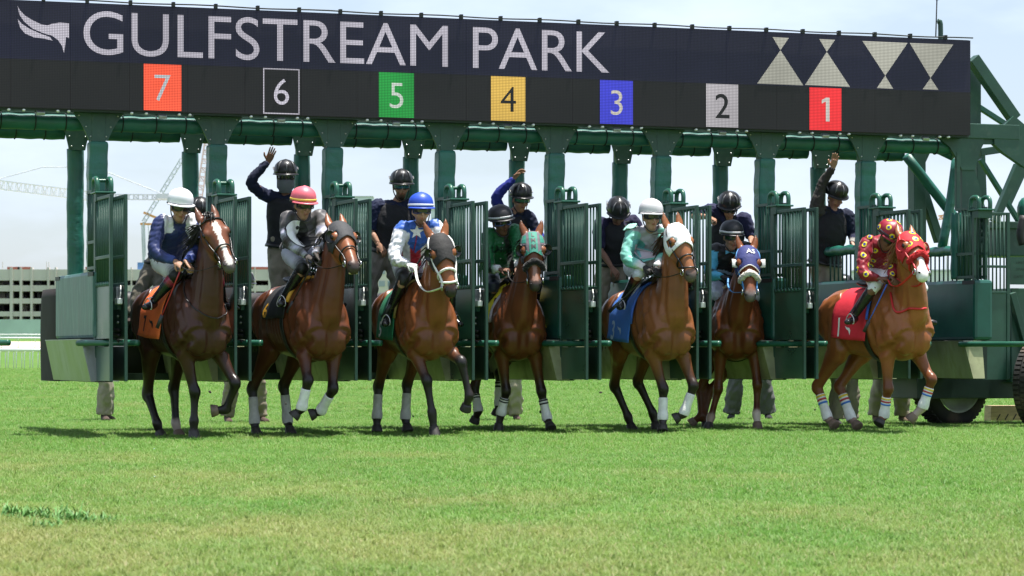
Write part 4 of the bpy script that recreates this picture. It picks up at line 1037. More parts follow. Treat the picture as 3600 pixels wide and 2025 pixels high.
def dots(T, B, V, par, n, r, seed, mind):
    rg = np.random.default_rng(seed); got = []
    for _ in range(4000):
        if len(got) >= n: break
        p = V[rg.integers(len(V))]
        if all(np.linalg.norm(p - q) > mind for q in got): got.append(p)
    cen = V.mean(axis=0)
    for p in got:
        h_ = T.find_nearest(Vector(p)); nn = np.array(h_[1]); sg = 1 if seed == 5 else (1 if nn @ (p - cen) > 0 else -1); nn = nn * sg; ex_ = unit(np.cross(A(.1, .2, 1), nn)); ey_ = np.cross(nn, ex_)
        for k_, m_, of in ((1., M_DY, .005), (.48, M_DB, .009)):
            V2, F2 = refine(*disc2(r * k_, 18), .016); W = []
            for x, y in V2:
                q = T.find_nearest(Vector(p + ex_ * x + ey_ * y)); W.append(np.array(q[0]) + np.array(q[1]) * of * sg)
            mk('dot_print', np.array(W) - B, F2, m_, par, False)
jk = JK[6]; me = jk['shirt'].data; V = np.array([tuple(v.co) for v in me.vertices]) + jk['B']
dots(jk['T'], jk['B'], V, jk['shirt'], 46, .031, 5, .10)
me = jk['hl'].data; V = np.array([tuple(v.co) for v in me.vertices]) + jk['B']; TH_ = bvh(V, [tuple(p.vertices) for p in me.polygons])
dots(TH_, jk['B'], V[len(V) // 4:], jk['hl'], 11, .030, 8, .085)
# bow at the throat, shoulder cape of the sky blue silks
jk = JK[5]; fr = HB[5]['fr']; o = fr.J(250, 400, .12)
for s in (-1, 1): MB().prism([o, o + fr.l * s * .05 + A(0, 0, .022), o + fr.l * s * .05 - A(0, 0, .024)], fr.f * .012).build('bow', mat('bow_sky', (.12, .50, .74), rough=.5), jk['shirt'], False, jk['B'])

# whips
def whip(i, a, b, col, label, n=3, grip=None):
    fr = HB[i]['fr']; p, q = fr.J(*a), fr.J(*b); r = empty('riding_whip', p, label, 'whip', 'riding whips')
    MB().tube([p * .0, (q - p) * .45, (q - p) * .8], [.008, .007, .006], n=7, sub=2).build('shaft', mat('whip_%d' % int(col[0] * 100), col, rough=.4), r, True)
    MB().beam((q - p) * .78, q - p, .035, .010).build('flap', mat('whip_flap', (.035, .035, .04), rough=.5), r, True)
    MB().tube([-(q - p) * .12, (q - p) * .03], .011, n=7, sub=2).build('grip', M_LEATHER, r, True)
whip(0, (325, 485, .3), (198, 800, .0), (.45, .03, .03), 'red shafted riding whip in the hand of the white capped jockey')
whip(1, (395, 445, .3), (255, 720, .0), (.02, .02, .02), 'black riding whip held by the pink capped jockey')
whip(2, (325, 440, .3), (125, 745, -.1), (.022, .022, .022), 'long black riding whip under the arm of the blue capped jockey')
whip(4, (345, 505, .3), (122, 715, -.1), (.024, .024, .024), 'black riding whip crossing the blue saddle cloth')
whip(6, (422, 560, .3), (295, 820, .05), (.03, .10, .50), 'blue shafted riding whip beside the red saddle cloth')
# stirrup irons and leathers hang from each saddle
for i in range(7):
    fr, r, B = HB[i]['fr'], HB[i]['root'], HB[i]['fr'].O
    for a in 'rl':
        An, T_ = JK[i]['j'][a + 'a'], JK[i]['j'][a + 't']; c = An * .45 + T_ * .55 + A(0, 0, -.045)
        if a == 'l': c = fr.mirror(JK[i]['j']['ra'] * .45 + JK[i]['j']['rt'] * .55 + A(0, 0, -.045))
        sd_ = unit(np.cross(T_ - An, A(0, 0, 1)))
        m = MB().tube([c - sd_ * .042, c + sd_ * .042, c + sd_ * .038 + A(0, 0, .06), c + A(0, 0, .105), c - sd_ * .038 + A(0, 0, .06), c - sd_ * .042], .0055, n=6, sub=4)
        m.build('stirrup_iron', M_STEEL, r, True, B)
        y = fr.loc(c)[1]
        MB().tube([c + A(0, 0, .105), fr.L(-.20, math.copysign(.26, y), 1.45), fr.L(-.2, math.copysign(.12, y), 1.60)], (.012, .005), n=6, sub=4).build('stirrup_leather', M_WLEATHER if i in (0, 4) else M_LEATHER, r, True, B)

# ---- gate crew standing on the ledges behind the riders
GS = 'gate crew standing on the gate ledges'
def crew(J, d, look, c, label, base=None, **k):
    """J: photo pixels and depth offset from d"""
    j = {n: gwp(q[0], q[1], d + (q[2] if len(q) > 2 else 0)) for n, q in J.items()}
    a = math.radians(look[0]); lk = A(math.sin(a), -math.cos(a), look[1])
    b = base if base is not None else j['ra'] * .5 + j['la'] * .5
    return person(dict(kind='crew', j=j, base=b, look=lk, c=c, group=k.pop('group', GS), label=label, **k))
NVY, KHA, KHD, VST = (.012, .016, .040), (.27, .235, .175), (.17, .15, .115), (.008, .008, .011)
C_ = lambda **k: dict(dict(skin=SK1, torso=[NVY], sleeve=[NVY], legs=[KHA], boots=[(.05, .035, .03)], cap='black', vest=VST), **k)
crew(dict(head=(704, 752), neck=(688, 792, .05), rs=(640, 815, .1), ls=(726, 815, 0), re=(660, 880, 0), rw=(690, 930, -.1), rh=(700, 950, -.12), le=(735, 890, 0), lw=(720, 950, -.1), lh=(715, 972, -.1),
    pelvis=(565, 920, .25), rh_=(545, 925, .3), lh_=(590, 928, .2), rk=(500, 1010, .3), ra=(462, 1110, .3), rt=(455, 1135, .2), lk=(560, 1030, .2), la=(540, 1130, .2), lt=(545, 1150, .1)), 1.0, (15, -.3),
    C_(legs=[KHD], goggle=(.02, .02, .02)), 'crew member bent forward in olive trousers, mostly hidden behind the white capped jockey', loose=.018)
crew(dict(head=(1004, 622), neck=(1000, 690, .05), rs=(934, 688, .05), ls=(1050, 700, .05), re=(884, 640, -.05), rw=(942, 570, -.1), rh=(958, 530, -.12), le=(1078, 790, .0), lw=(1085, 865, .05), lh=(1088, 892, .05),
    pelvis=(988, 866, .1), rh_=(972, 875, .1), lh_=(1012, 875, .1), rk=(974, 990, .05), ra=(985, 1110, .1), rt=(985, 1130, 0), lk=(1030, 985, .05), la=(1030, 1110, .1), lt=(1035, 1130, 0)), .95, (8, -.12),
    C_(mask=(.16, .17, .19), goggle=(.03, .018, .015), sleeve=[(.014, .018, .045)], skin=(.22, .11, .075)), 'gate crew man in a grey face mask raising his right hand', hand_r=('open', (.25, -1, 0)), loose=.018, fat=.95)
crew(dict(head=(1411, 654), neck=(1394, 712, .05), rs=(1318, 728, .08), ls=(1446, 726, .05), re=(1305, 812, .05), rw=(1330, 858, -.05), rh=(1350, 886, -.08), le=(1470, 810, 0), lw=(1470, 870, -.1), lh=(1470, 900, -.1),
    pelvis=(1358, 880, .1), rh_=(1334, 890, .1), lh_=(1376, 890, .1), rk=(1306, 985, .05), ra=(1300, 1090, .1), rt=(1295, 1112, 0), lk=(1392, 975, .05), la=(1405, 1085, .1), lt=(1410, 1108, 0)), .95, (8, -.15),
    C_(beard=(.02, .013, .01), goggle=(.02, .02, .02), legs=[(.20, .175, .15)], torso=[(.014, .020, .055)], sleeve=[(.014, .020, .055)]), 'bearded crew man in a navy shirt with bare forearms and mirrored glasses', short=6, loose=.02, fat=1.16,
    hand_r=('loose', None), lens=mat('blue_lens', (.02, .10, .14), rough=.06, spec=.9))
RBL = (.018, .028, .22)
crew(dict(head=(1830, 700), neck=(1806, 748, .05), rs=(1758, 742, .05), ls=(1862, 762, .0), re=(1748, 690, -.02), rw=(1806, 628, -.1), rh=(1838, 592, -.12), le=(1888, 815, -.05), lw=(1905, 840, -.15), lh=(1915, 862, -.18),
    pelvis=(1792, 935, .25), rh_=(1775, 945, .25), lh_=(1815, 945, .25), rk=(1780, 1040, .2), ra=(1780, 1140, .25), rt=(1785, 1160, .1), lk=(1830, 1040, .2), la=(1835, 1140, .25), lt=(1840, 1160, .1)), 1.0, (22, -.22),
    C_(sleeve=[NVY, NVY, RBL, RBL], sleeve_r=[RBL], goggle=(.02, .02, .02), skin=(.30, .16, .10)), 'crew man in green mirrored glasses raising a bright blue sleeve', hand_r=('loose', (.9, -.4, -.2)), loose=.018,
    lens=mat('green_mirror', (.03, .14, .08), rough=.05, spec=.9), fat=.95)
crew(dict(head=(2172, 748), neck=(2170, 778, .1), rs=(2106, 788, .1), ls=(2228, 778, .15), re=(2110, 876, .05), rw=(2150, 940, -.05), rh=(2176, 972, -.08), le=(2260, 850, .1), lw=(2240, 920, 0), lh=(2230, 950, 0),
    pelvis=(2150, 925, .2), rh_=(2128, 935, .2), lh_=(2170, 935, .2), rk=(2112, 1030, .15), ra=(2110, 1120, .2), rt=(2110, 1142, .1), lk=(2190, 1030, .15), la=(2195, 1120, .2), lt=(2200, 1142, .1)), .9, (8, -.8),
    C_(beard=(.03, .02, .016), torso=[(.016, .015, .045)], sleeve=[(.018, .016, .05)], skin=(.26, .135, .09)), 'crew man bowing his shiny black helmet, goateed, behind the silver capped jockey', short=6, loose=.02, fat=1.05, visor=0, hand_r=('loose', None))
crew(dict(head=(2564, 728), neck=(2560, 775, .08), rs=(2506, 738, .1), ls=(2620, 770, .05), re=(2440, 760, .05), rw=(2490, 762, -.08), rh=(2530, 782, -.12), le=(2640, 835, -.0), lw=(2640, 848, -.15), lh=(2646, 868, -.2),
    pelvis=(2545, 930, .25), rh_=(2525, 940, .25), lh_=(2568, 940, .25), rk=(2520, 1040, .2), ra=(2520, 1130, .25), rt=(2520, 1150, .1), lk=(2575, 1040, .2), la=(2580, 1130, .25), lt=(2580, 1150, .1)), .95, (-2, -.5),
    C_(torso=[(.018, .020, .06)], sleeve=[(.018, .020, .06)], goggle=(.02, .02, .02)), 'crew man leaning over the black capped jockey with his arm across his chest', short=6, loose=.02, fat=1.12, hand_r=('curl', None), visor=0)
crew(dict(head=(2938, 690), neck=(2926, 738, .05), rs=(2868, 742, .05), ls=(2982, 762, .05), re=(2890, 650, .0), rw=(2928, 590, -.08), rh=(2938, 545, -.1), le=(3000, 830, .0), lw=(2998, 856, -.15), lh=(3010, 872, -.22),
    pelvis=(2900, 925, .15), rh_=(2880, 935, .15), lh_=(2922, 935, .15), rk=(2908, 1030, .1), ra=(2912, 1120, .15), rt=(2915, 1142, .05), lk=(2940, 1030, .15), la=(2945, 1120, .2), lt=(2950, 1142, .1)), .95, (25, -.55),
    C_(sleeve=[(.05, .045, .042)], sleeve_l=[NVY, NVY, NVY, (.25, .24, .22)], skin=(.42, .20, .15), hand=(.48, .27, .20)), 'ruddy crew man with his right palm raised in a mottled grey sleeve', hand_r=('open', (.3, -1, 0)), handk=1.08, loose=.02, fat=1.16, visor=0)

# ---- people on the grass behind the gate, seen mostly as legs
GG = 'people standing on the grass behind the gate'
def standing(u, v, label, turn=0, spread=(-.12, .12), c=None, cap='black', hgt=1.72, stag=0., feet=None, lo=.02):
    Y = CAMH * FPX / (v - HOR); o = at(u, v, Y); o[2] = 0; a = math.radians(turn); f = A(math.sin(a), -math.cos(a), 0); l = A(math.cos(a), math.sin(a), 0); k = hgt / 1.75
    P = lambda x, y, z: o + l * x + f * y + A(0, 0, z * k)
    s0, s1 = spread
    j = dict(head=P(0, .03, 1.62), neck=P(0, 0, 1.47), rs=P(-.19, 0, 1.41), ls=P(.19, 0, 1.41), re=P(-.25, -.03, 1.13), rw=P(-.22, .10, .92), rh=P(-.2, .14, .86), le=P(.25, -.03, 1.13), lw=P(.22, .10, .92), lh=P(.2, .14, .86),
             pelvis=P((s0 + s1) / 2 * .5, 0, .95), rh_=P(s0 * .5 - .03, 0, .92), lh_=P(s1 * .5 + .03, 0, .92), rk=P(s0 * .8, .03 + stag, .50), lk=P(s1 * .8, .03 - stag, .50), ra=P(s0, -.02 + stag, .10), la=P(s1, -.02 - stag, .10), rt=P(s0 - .03, .17 + stag, .035), lt=P(s1 + .03, .17 - stag, .035))
    return person(dict(kind='crew', j=j, base=o, look=f + A(0, 0, -.05), c=dict(dict(skin=SK1, torso=[NVY], sleeve=[NVY], legs=[KHA], boots=[(.07, .045, .035)], cap=cap, vest=VST, goggle=(.03, .02, .02)), **(c or {})), group=GG, label=label, loose=lo))
standing(366, 1484, 'khaki trousered legs crossing behind the leftmost stall panel', 30, (-.035, .075), stag=.10, lo=.034)
standing(856, 1492, 'khaki trousered person stepping behind the second gate post', 25, (-.20, .22), c=dict(legs=[(.24, .20, .15)]), hgt=1.8, lo=.026)
standing(1790, 1484, 'pale khaki legs behind the horse with the yellow saddle cloth', 0, (-.10, .085), c=dict(legs=[(.40, .345, .27)]), lo=.03)
standing(2640, 1480, 'grey trousered legs set apart behind the navy hooded horse', -5, (-.24, .21), c=dict(legs=[(.10, .10, .10)], boots=[(.02, .02, .022)]), lo=.045)
standing(2960, 1500, 'khaki legs striding behind the hind legs of the red hooded horse', 15, (-.10, .16), c=dict(legs=[(.24, .21, .165)], boots=[(.03, .03, .03)]), stag=.08, lo=.035)
standing(3135, 1490, 'tan trousered legs next to the gate wheel', 10, (-.20, .14), c=dict(legs=[(.29, .25, .19)], boots=[(.12, .08, .055)]), lo=.035)
# ------------------------------------------------------------------ starting gate (everything in gate coordinates: along, depth, height)
G0, PITCH, LD = -4.4762, 1.24, 1.2164
M_GREEN = mat('green_paint', (.022, .068, .048), rough=.45, noise=.22, nscale=3, dirt=((.065, .10, .078), 12, .57, .55))
M_GREEN2 = mat('green_paint_bright', (.020, .105, .066), rough=.35, noise=.15, nscale=5)
M_PAD = mat('green_vinyl', (.009, .105, .076), rough=.48, noise=.2, nscale=4, bump=.55, bscale=9, spec=.6)
M_PADP = mat('green_vinyl_post', (.008, .110, .076), rough=.38, noise=.22, nscale=4, bump=.8, bscale=13, spec=.6)
M_PADW = mat('green_vinyl_streaked', (.020, .105, .082), rough=.42, noise=.25, nscale=3, streak=(5, 5, .7), dirt=((.22, .30, .27), 3, .50, .55), bump=.3, bscale=4)  # pale grey-green streaks running down the vinyl
M_PANELPAD = mat('green_pad_panel', (.012, .085, .066), rough=.36, noise=.22, nscale=3, bump=.3, bscale=4)
M_GALVG = mat('kick_sheet_grass_tint', (.36, .36, .21), rough=.5, metal=.3, noise=.3, nscale=2.5, dirt=((.20, .21, .10), 6, .5, .6))  # olive base colour stands in for grass reflected in the metal
M_PANEL = mat('green_panel', (.028, .082, .058), rough=.30, noise=.3, nscale=3, dirt=((.10, .13, .11), 4, .60, .5))
M_DARKP = mat('dark_panel', (.011, .027, .020), rough=.4, noise=.3, nscale=4)
M_GALV = mat('galvanised_sheet', (.30, .31, .29), rough=.38, metal=.55, noise=.22, nscale=2.2, streak=(2.5, 2.5, .8), dirt=((.22, .24, .15), 5, .52, .6))
M_RUBBER = mat('black_rubber', (.018, .016, .016), rough=.55, noise=.3, nscale=4, bump=.3, bscale=6)
M_RUBBERB = mat('brown_rubber', (.026, .021, .020), rough=.75, spec=.2, noise=.3, nscale=3, bump=.4, bscale=5)
M_STRAP = mat('black_webbing', (.010, .014, .013), rough=.7)
M_BOX = mat('latch_steel', (.36, .38, .39), rough=.35, metal=.6, noise=.25, nscale=8)
M_WHITEBX = mat('white_plastic', (.78, .78, .76), rough=.4)
gate = empty('starting_gate', (0, Y0, 0), 'long green racetrack starting gate with padded posts and open barred doors', 'starting gate', rz=TH)
NP = 9
posts = [G0 + i * PITCH for i in range(-1, NP)]
ZB = 3.30                                                        # beam underside

def gtube(path, r, name, m, par=gate, n=10, sub=4, **k): return MB().tube(path, r, n=n, sub=sub, **k).build(name, m, par, True)
# top beams, front and rear
for d, nm in ((.0, 'front_beam'), (LD, 'rear_beam')):
    MB().box2((-6.6, d - .035, ZB), (6.15, d + .035, ZB + .17)).build(nm, M_GREEN, gate, bevel=.008)
for d in (.0, LD):
    for i in range(len(posts) - 1):
        a, b = posts[i], posts[i + 1]
        zc = ZB - .095
        r = MB(); P, R = [], []
        for k in range(25):
            t = k / 24; P.append((a + .10 + (b - a - .20) * t, d + .10, zc - .004 * math.sin(t * math.pi * 4) ** 2)); R.append((.077 + .0015 * math.sin(k * 2.1), .081 + .002 * math.sin(k * 1.3)))
        o = gtube(P, R, 'beam_pad', M_PAD, n=16, sub=2)
        for t in (.22, .50, .75):
            x = a + (b - a) * t
            MB().tube([(x + .004 * math.sin(q), d + .10 + .084 * math.cos(q), zc + .086 * math.sin(q)) for q in np.linspace(0, 2 * math.pi, 17)], (.006, .008), n=5).build('pad_strap', M_STRAP, o, True)
def gusset(x, d, top, bot, wt, wb, th=.03):
    n = 9; R_ = []
    for k in range(n + 1):
        t = 1 - k / n; R_.append((x + wb + (wt - wb) * (.72 * t + .28 * t ** 3), bot + (top - bot) * t))
    L_ = [(2 * x - a, z) for a, z in R_][::-1]
    pts = [(x - wt, top + .06)] + [(x + wt, top + .06)] + R_ + L_
    poly = [(a, d - th / 2, z) for a, z in [(x + wt, top + .12)] + R_ + L_ + [(x - wt, top + .12)]]
    m = MB().prism(poly, (0, th, 0)).build('arch_gusset', M_GREEN, gate)
    for sx in (-1, 1):
        for f in (.15, .55, .9):
            t = 1 - f; px = wb + (wt - wb) * (.72 * t + .28 * t ** 3) - .03; pz = bot + (top - bot) * t + .01
            MB().ball((x + sx * px, d - th / 2, pz), .010, 6, 4).build('bolt', M_STEEL, m, True)
for i, x in enumerate(posts):
    last = i == len(posts) - 1
    if not last:
        gusset(x, -.05, ZB + .0, 3.02, .265, .098)
        MB().box2((x - .075, -.07, .575), (x + .075, .075, ZB)).build('front_post', M_GREEN, gate, bevel=.01)
        P = [(x + .004 * math.sin(z * 9), -.0, z) for z in np.linspace(3.01, 1.6, 26)]
        MB().tube(P, [.135 + .003 * math.sin(z[2] * 21 + i) + .002 * math.sin(z[2] * 47 + 2 * i) for z in P], n=4, sub=2, side=(1, 1, 0)).build('post_pad', M_PADP, gate, False, bevel=.028)
        gusset(x - .0, LD - .10, ZB + .0, 3.0, .17, .085)
        MB().tube([(x, LD, z) for z in (3.3, .6)], .075, n=14).build('rear_post', M_GREEN, gate, True)
        P = [(x + .003 * math.sin(z * 7 + i), LD, z) for z in np.linspace(3.02, 1.2, 30)]
        MB().tube(P, [.090 + .0018 * math.sin(z[2] * 13 + i) + .0012 * math.sin(z[2] * 31 + 2 * i) for z in P], n=18, sub=2).build('post_pad', M_PADP, gate, True)

def divider(x, first):
    # padded side rail over bars, padded panel, ledge and inward leaning kick sheet
    if not first:
        P = [(x, d, 2.03 + .006 * math.sin(d * 20)) for d in np.linspace(.06, LD - .05, 12)]
        MB().tube(P, [.056 + .002 * math.sin(q[1] * 40) for q in P], n=12, sub=2).build('side_rail_pad', M_PADP, gate, True)
        for d in np.linspace(.16, LD - .12, 10):
            MB().tube([(x, d, 1.66), (x, d, 2.0)], .011, n=6).build('side_bar', M_GREEN, gate, True)
    pn = MB().box2((x - .135, -.50, 1.005), (x + .10, 1.66, 1.68)).build('side_panel', M_PADW if first else M_PANELPAD, gate, bevel=.035)
    MB().box2((x - .139, -.49, 1.63), (x - .131, -.22, 1.672)).build('corner_patch', M_RUBBER, pn)
    if first: MB().box2((x - .139, 1.40, 1.63), (x - .131, 1.64, 1.672)).build('corner_patch', M_RUBBER, pn)
    for sx in ((-1,) if x > 5 else (-1, 1)):
        g1, g2 = (.25, .165) if sx < 0 else (.19, .12)
        MB().prism([(x + sx * g1, -.46, .99), (x + sx * g1, 1.60, .99), (x + sx * g2, 1.60, .575), (x + sx * g2, -.52, .575)], (-sx * .006, 0, -.002)).build('kick_sheet', M_GALV if first or x > 5 else M_GALVG, gate)
        MB().prism([(x + sx * g1, -.463, .992), (x + sx * .02, -.463, .992), (x + sx * .02, -.525, .575), (x + sx * g2, -.525, .575)], (0, .004, 0)).build('kick_end', M_GALV if first else M_GALVG, gate)
        MB().box2((x + sx * g1 - .006, -.46, .990), (x + sx * .03, 1.60, .999)).build('kick_ledge', M_GALV, gate)
    MB().box2((x - .10, -.40, .565), (x + .08, 1.55, .985)).build('divider_core', M_DARKP, gate)
    P = [(x - .27, -.40, .958), (x - .20, -.56, .958), (x - .09, -.80, .958), (x + .03, -1.02, .958), (x + .10, -1.12, .958), (x + .175, -1.21, .958)]
    MB().tube(P, [.030] * 6, n=12, sub=5).build('bumper_bar', M_GREEN2, gate, True)

DF_, DN_ = -.45, -1.25
def door(gx, mirror, zt=2.41, zb=.58, mech=False):
    """one open leaf hinged at gx ahead of the post, swung straight forward"""
    t = .030
    fr = MB()
    fr.box2((gx - t / 2, DN_, zb), (gx + t / 2, DN_ + .05, zt))
    fr.box2((gx - t / 2, DF_ - .04, zb), (gx + t / 2, DF_, zt))
    for z in (zt - .035, 1.785, 1.515):
        fr.box2((gx - t / 2 + .001, DN_ + .051, z), (gx + t / 2 - .001, DF_ - .041, z + .035))
    f = fr.build('front_door', M_GREEN, gate, bevel=.004)
    bm_ = None
    for k in range(8):
        d = DN_ + .05 + (DF_ - DN_ - .09) * (k + .65) / 8.2
        if bm_ is None:
            o = MB().tube([(0, 0, 1.54), (0, 0, zt - .02)], .011, n=6).build('bar', M_GREEN, f, True); bm_ = o.data
        else:
            o = bpy.data.objects.new('bar', bm_); COL.objects.link(o); o.parent = f
        o.location = (gx, d, 0)
        MB().tube([(gx + (.014 if mirror else -.014), d - .014, 1.525), (gx + (.014 if mirror else -.014), d + .014, 1.555)], .009, n=5).build('bar_foot', M_GREEN2, f, True)
    MB().box2((gx - .007, DN_ + .052, 1.0), (gx + .007, DF_ - .042, 1.512)).build('door_panel', M_DARKP if mech else M_PANEL, f)  # latch leaf panels take a darker colour for the shadow between the leaves
    MB().box2((gx - .007, DN_ + .052, zb + .004), (gx + .007, DF_ - .042, .92)).build('door_panel', M_DARKP if mech else M_PANEL, f)
    if mech:
        MB().box2((gx - .060, DN_ + .20, 1.37), (gx - .009, DN_ + .42, 1.51)).build('latch_box', M_BOX, f, bevel=.004)
        MB().box2((gx - .075, DN_ + .07, 1.335), (gx - .02, DN_ + .20, 1.395)).build('latch_cap', M_WHITEBX, f, bevel=.008)
        MB().tube([(gx - .04, DN_ + .12, 1.38), (gx - .035, DN_ + .10, 1.44), (gx - .02, DN_ + .16, 1.52)], .007, n=6).build('latch_rod', M_WHITEBX, f, True)
        MB().box2((gx - .05, DN_ + .18, 1.285), (gx - .012, DN_ + .60, 1.345)).build('latch_arm', M_GREEN2, f)
        for z in (.975, 1.03, 1.08): MB().tube([(gx - .03, DN_ + .2, z), (gx - .03, DN_ + .5, z + .01)], .018, n=7).build('hinge_pin', M_RUBBER, f, True)
        for z in (1.16, 1.22): MB().ball((gx - .02, DN_ + .3, z), .016, 8, 6).build('hinge_bolt', M_STEEL, f, True)
    return f
fbar = None
for i, x in enumerate(posts):
    last = i == len(posts) - 1
    if i == 0:
        MB().tube([(x - .20, -.56, .958), (x + .03, -1.02, .958), (x + .10, -1.12, .958), (x + .155, -1.19, .958)], .030, n=12, sub=5).build('bumper_bar', M_GREEN2, gate, True)
        continue
    divider(x, i == 1)
    # barred side frame ahead of the post, loop handle on top, two leaves
    for gx in (x - .10, x + .045):
        b = MB()
        for z in (2.47, 1.96, 1.70): b.box2((gx - .013, -.449, z), (gx + .013, -.02, z + .03))
        b.box2((gx - .014, -.449, 1.0), (gx + .014, -.405, 2.468)) 
        fb = b.build('side_frame', M_GREEN, gate)
        for k in range(5):
            if fbar is None:
                o = MB().tube([(0, 0, 1.69), (0, 0, 2.48)], .011, n=6).build('frame_bar', M_GREEN, fb, True); fbar = o.data
            else:
                o = bpy.data.objects.new('frame_bar', fbar); COL.objects.link(o); o.parent = fb
            o.location = (gx, -.07 - .075 * k, 0)
    for g_ in (x - .105, x + .035):
        gtube([(g_, -.36, 2.46), (g_, -.36, 2.555), (g_, -.40, 2.60), (g_, -.50, 2.60), (g_, -.545, 2.555), (g_, -.545, 2.46)], .025, 'handle_loop', M_GREEN2, n=10, sub=4)
    gtube([(x - .105, -.38, 2.59), (x + .035, -.38, 2.59)], .018, 'handle_bar', M_GREEN2)
    MB().box2((x - .135, -.60, 2.452), (x + .075, -.33, 2.472)).build('handle_plate', M_GREEN2, gate, bevel=.006)
    MB().box2((x - .12, -.56, 2.37), (x + .06, -.46, 2.45)).build('handle_block', M_GREEN, gate)
    if last: continue
    door(x - .10, False); door(x + .045, True, mech=True)
# widest leaf at the last post, facing the camera
xl = posts[-1]
def flat_door(x0, x1, d, zt, zb):
    fr = MB()
    fr.box2((x0, d, zb), (x0 + .02, d + .03, zt)); fr.box2((x1 - .04, d - .002, zb), (x1, d + .032, zt))
    for z in (zt - .03, 1.82, 1.53): fr.box2((x0 + .021, d + .001, z), (x1 - .041, d + .029, z + .03))
    f = fr.build('front_door', M_GREEN, gate, bevel=.004)
    for k in range(7):
        x = x0 + .02 + (x1 - x0 - .06) * (k + .7) / 7.3
        MB().tube([(x, d + .015, 1.55), (x, d + .015, zt - .02)], .010, n=6).build('bar', M_GREEN, f, True)
    MB().box2((x0 + .021, d + .010, .96), (x1 - .041, d + .02, 1.529)).build('door_panel', M_PANEL, f)
    MB().box2((x0 + .08, d + .010, zb + .003), (x1 - .041, d + .02, .93)).build('door_panel', M_PANEL, f)
    for z in (2.10, 2.17, 2.25, 2.33):
        for q in (.06, .11): MB().tube([(x0 + q, d - .01, z), (x0 + q, d - .01, z + .05)], .016, n=8).build('roller', M_GREEN, f, True)
a = gsol(3437, 745, -.35); b = gsol(3551, 1335, -.35)
flat_door(a[0], b[0], -.35, a[2], b[2])
MB().box2((xl - .02, -.09, .60), (xl + .05, -.03, 2.42)).build('front_post', M_GREEN, gate, bevel=.008)
P = [(xl - .085, .02, z) for z in np.linspace(2.45, 1.70, 16)]
MB().tube(P, [.062 + .004 * math.sin(z[2] * 25) for z in P], n=14, sub=2).build('post_pad', M_PAD, gate, True)
P = [(xl + .03, .12, z) for z in np.linspace(2.45, 1.7, 20)]
MB().tube(P, [.085 + .008 * math.sin(z[2] * 33) for z in P], n=14, sub=2).build('post_pad', M_PAD, gate, True)

# rear tailgates, black rubber rolls over each stall end, the brown end pad at the left
for i in range(1, len(posts) - 1):
    a, b = posts[i] + .02, posts[i + 1] - .02
    P = [(1.50 + (.0), 1.5)]
    prof = [(1.68, .57), (1.68, 1.44), (1.71, 1.50), (1.77, 1.525), (1.84, 1.50), (1.87, 1.44), (1.87, .57)]
    poly = [(a, d, z) for d, z in prof]
    MB().prism(poly, (b - a, 0, 0)).build('tailgate', M_RUBBER, gate, True)
xe = posts[1] - .0
prof = [(-.075, 0), (-.09, .10), (-.09, .85), (-.07, .96), (-.02, 1.0), (.06, 1.0), (.09, .95), (.09, .06), (.06, 0)]
for k in range(1):
    rows = []
    for t in np.linspace(0, 1, 12):
        z = .555 + t * 1.0
        w = .10 * (1 - .25 * max(0, t - .9) * 10 * .4); bow = .05 * math.sin(math.pi * min(1, t * 1.1)) 
        rows.append([(xe - .02 + w * math.copysign(abs(math.cos(q)) ** .6, math.cos(q)), 2.30 + bow * .3 + (.55 + bow * .8) * math.copysign(abs(math.sin(q)) ** .6, math.sin(q)) * (1 - .12 * max(0, t - .88) * 8), z) for q in np.linspace(0, 2 * math.pi, 25)])
    m = MB().grid(rows); V, F = m.mesh(); F.append(tuple(range(11 * 25, 12 * 25 - 1)))
    mk('end_pad', V, F, M_RUBBERB, gate, True)
# standing ledges along each divider
for x in posts[1:]:
    MB().box2((x + .105, .3, 1.04), (x + .28, 1.60, 1.08)).build('ledge', M_GREEN, gate)

# ---- braced frame and hitch at the right end
def pk(u, v, d): return gsol(u, v, d)
def gb(u1, v1, u2, v2, d, w, h, name='brace', m=M_GREEN, d2=None):
    MB().beam(pk(u1, v1, d), pk(u2, v2, d if d2 is None else d2), w, h).build(name, m, gate, bevel=.006)
def plate(pts, d, th, name='gusset_plate', m=M_GREEN):
    return MB().prism([pk(u, v, d) for u, v in pts], (0, th, 0)).build(name, m, gate)
plate([(3300, 483), (3412, 462), (3458, 462), (3458, 506), (3446, 530), (3428, 597), (3382, 597), (3366, 560), (3340, 518)], -.02, .05)
plate([(3458, 464), (3496, 466), (3520, 462), (3520, 506), (3458, 506)], .0, .10)
plate([(3495, 474), (3566, 407), (3640, 470), (3640, 600), (3600, 586), (3530, 538), (3497, 508)], -.03, .08)
plate([(3382, 597), (3428, 597), (3468, 745), (3470, 760), (3382, 760)], .0, .06)
gb(3366, 535, 3366, 740, .0, .05, .05, 'brace')
gb(3418, 205, 3566, 418, .08, .13, .13)
gb(3428, 368, 3540, 440, .5, .06, .06, m=M_GREEN2)
MB().box2((pk(3425, 300, .35)[0] - .08, .3, 3.4), (pk(3425, 300, .35)[0] + .06, .55, 4.15)).build('mast', M_GREEN, gate)
gb(3442, 536, 3522, 524, .9, .09, .09)
gb(3446, 560, 3620, 840, .9, .05, .07, m=M_GREEN2)
gb(3580, 580, 3495, 780, .6, .09, .09)
gb(3600, 590, 3540, 720, 1.2, .08, .08)
gb(3440, 540, 3446, 700, 1.2, .12, .12, 'brace')
gtube([pk(3186, 548, 1.0), pk(3330, 732, 1.0), pk(3385, 800, 1.0)], .058, 'padded_brace', M_PAD, n=14)
gb(3222, 490, 3225, 870, LD, .16, .16, 'rear_post')
gb(3250, 500, 3222, 560, LD, .20, .12)
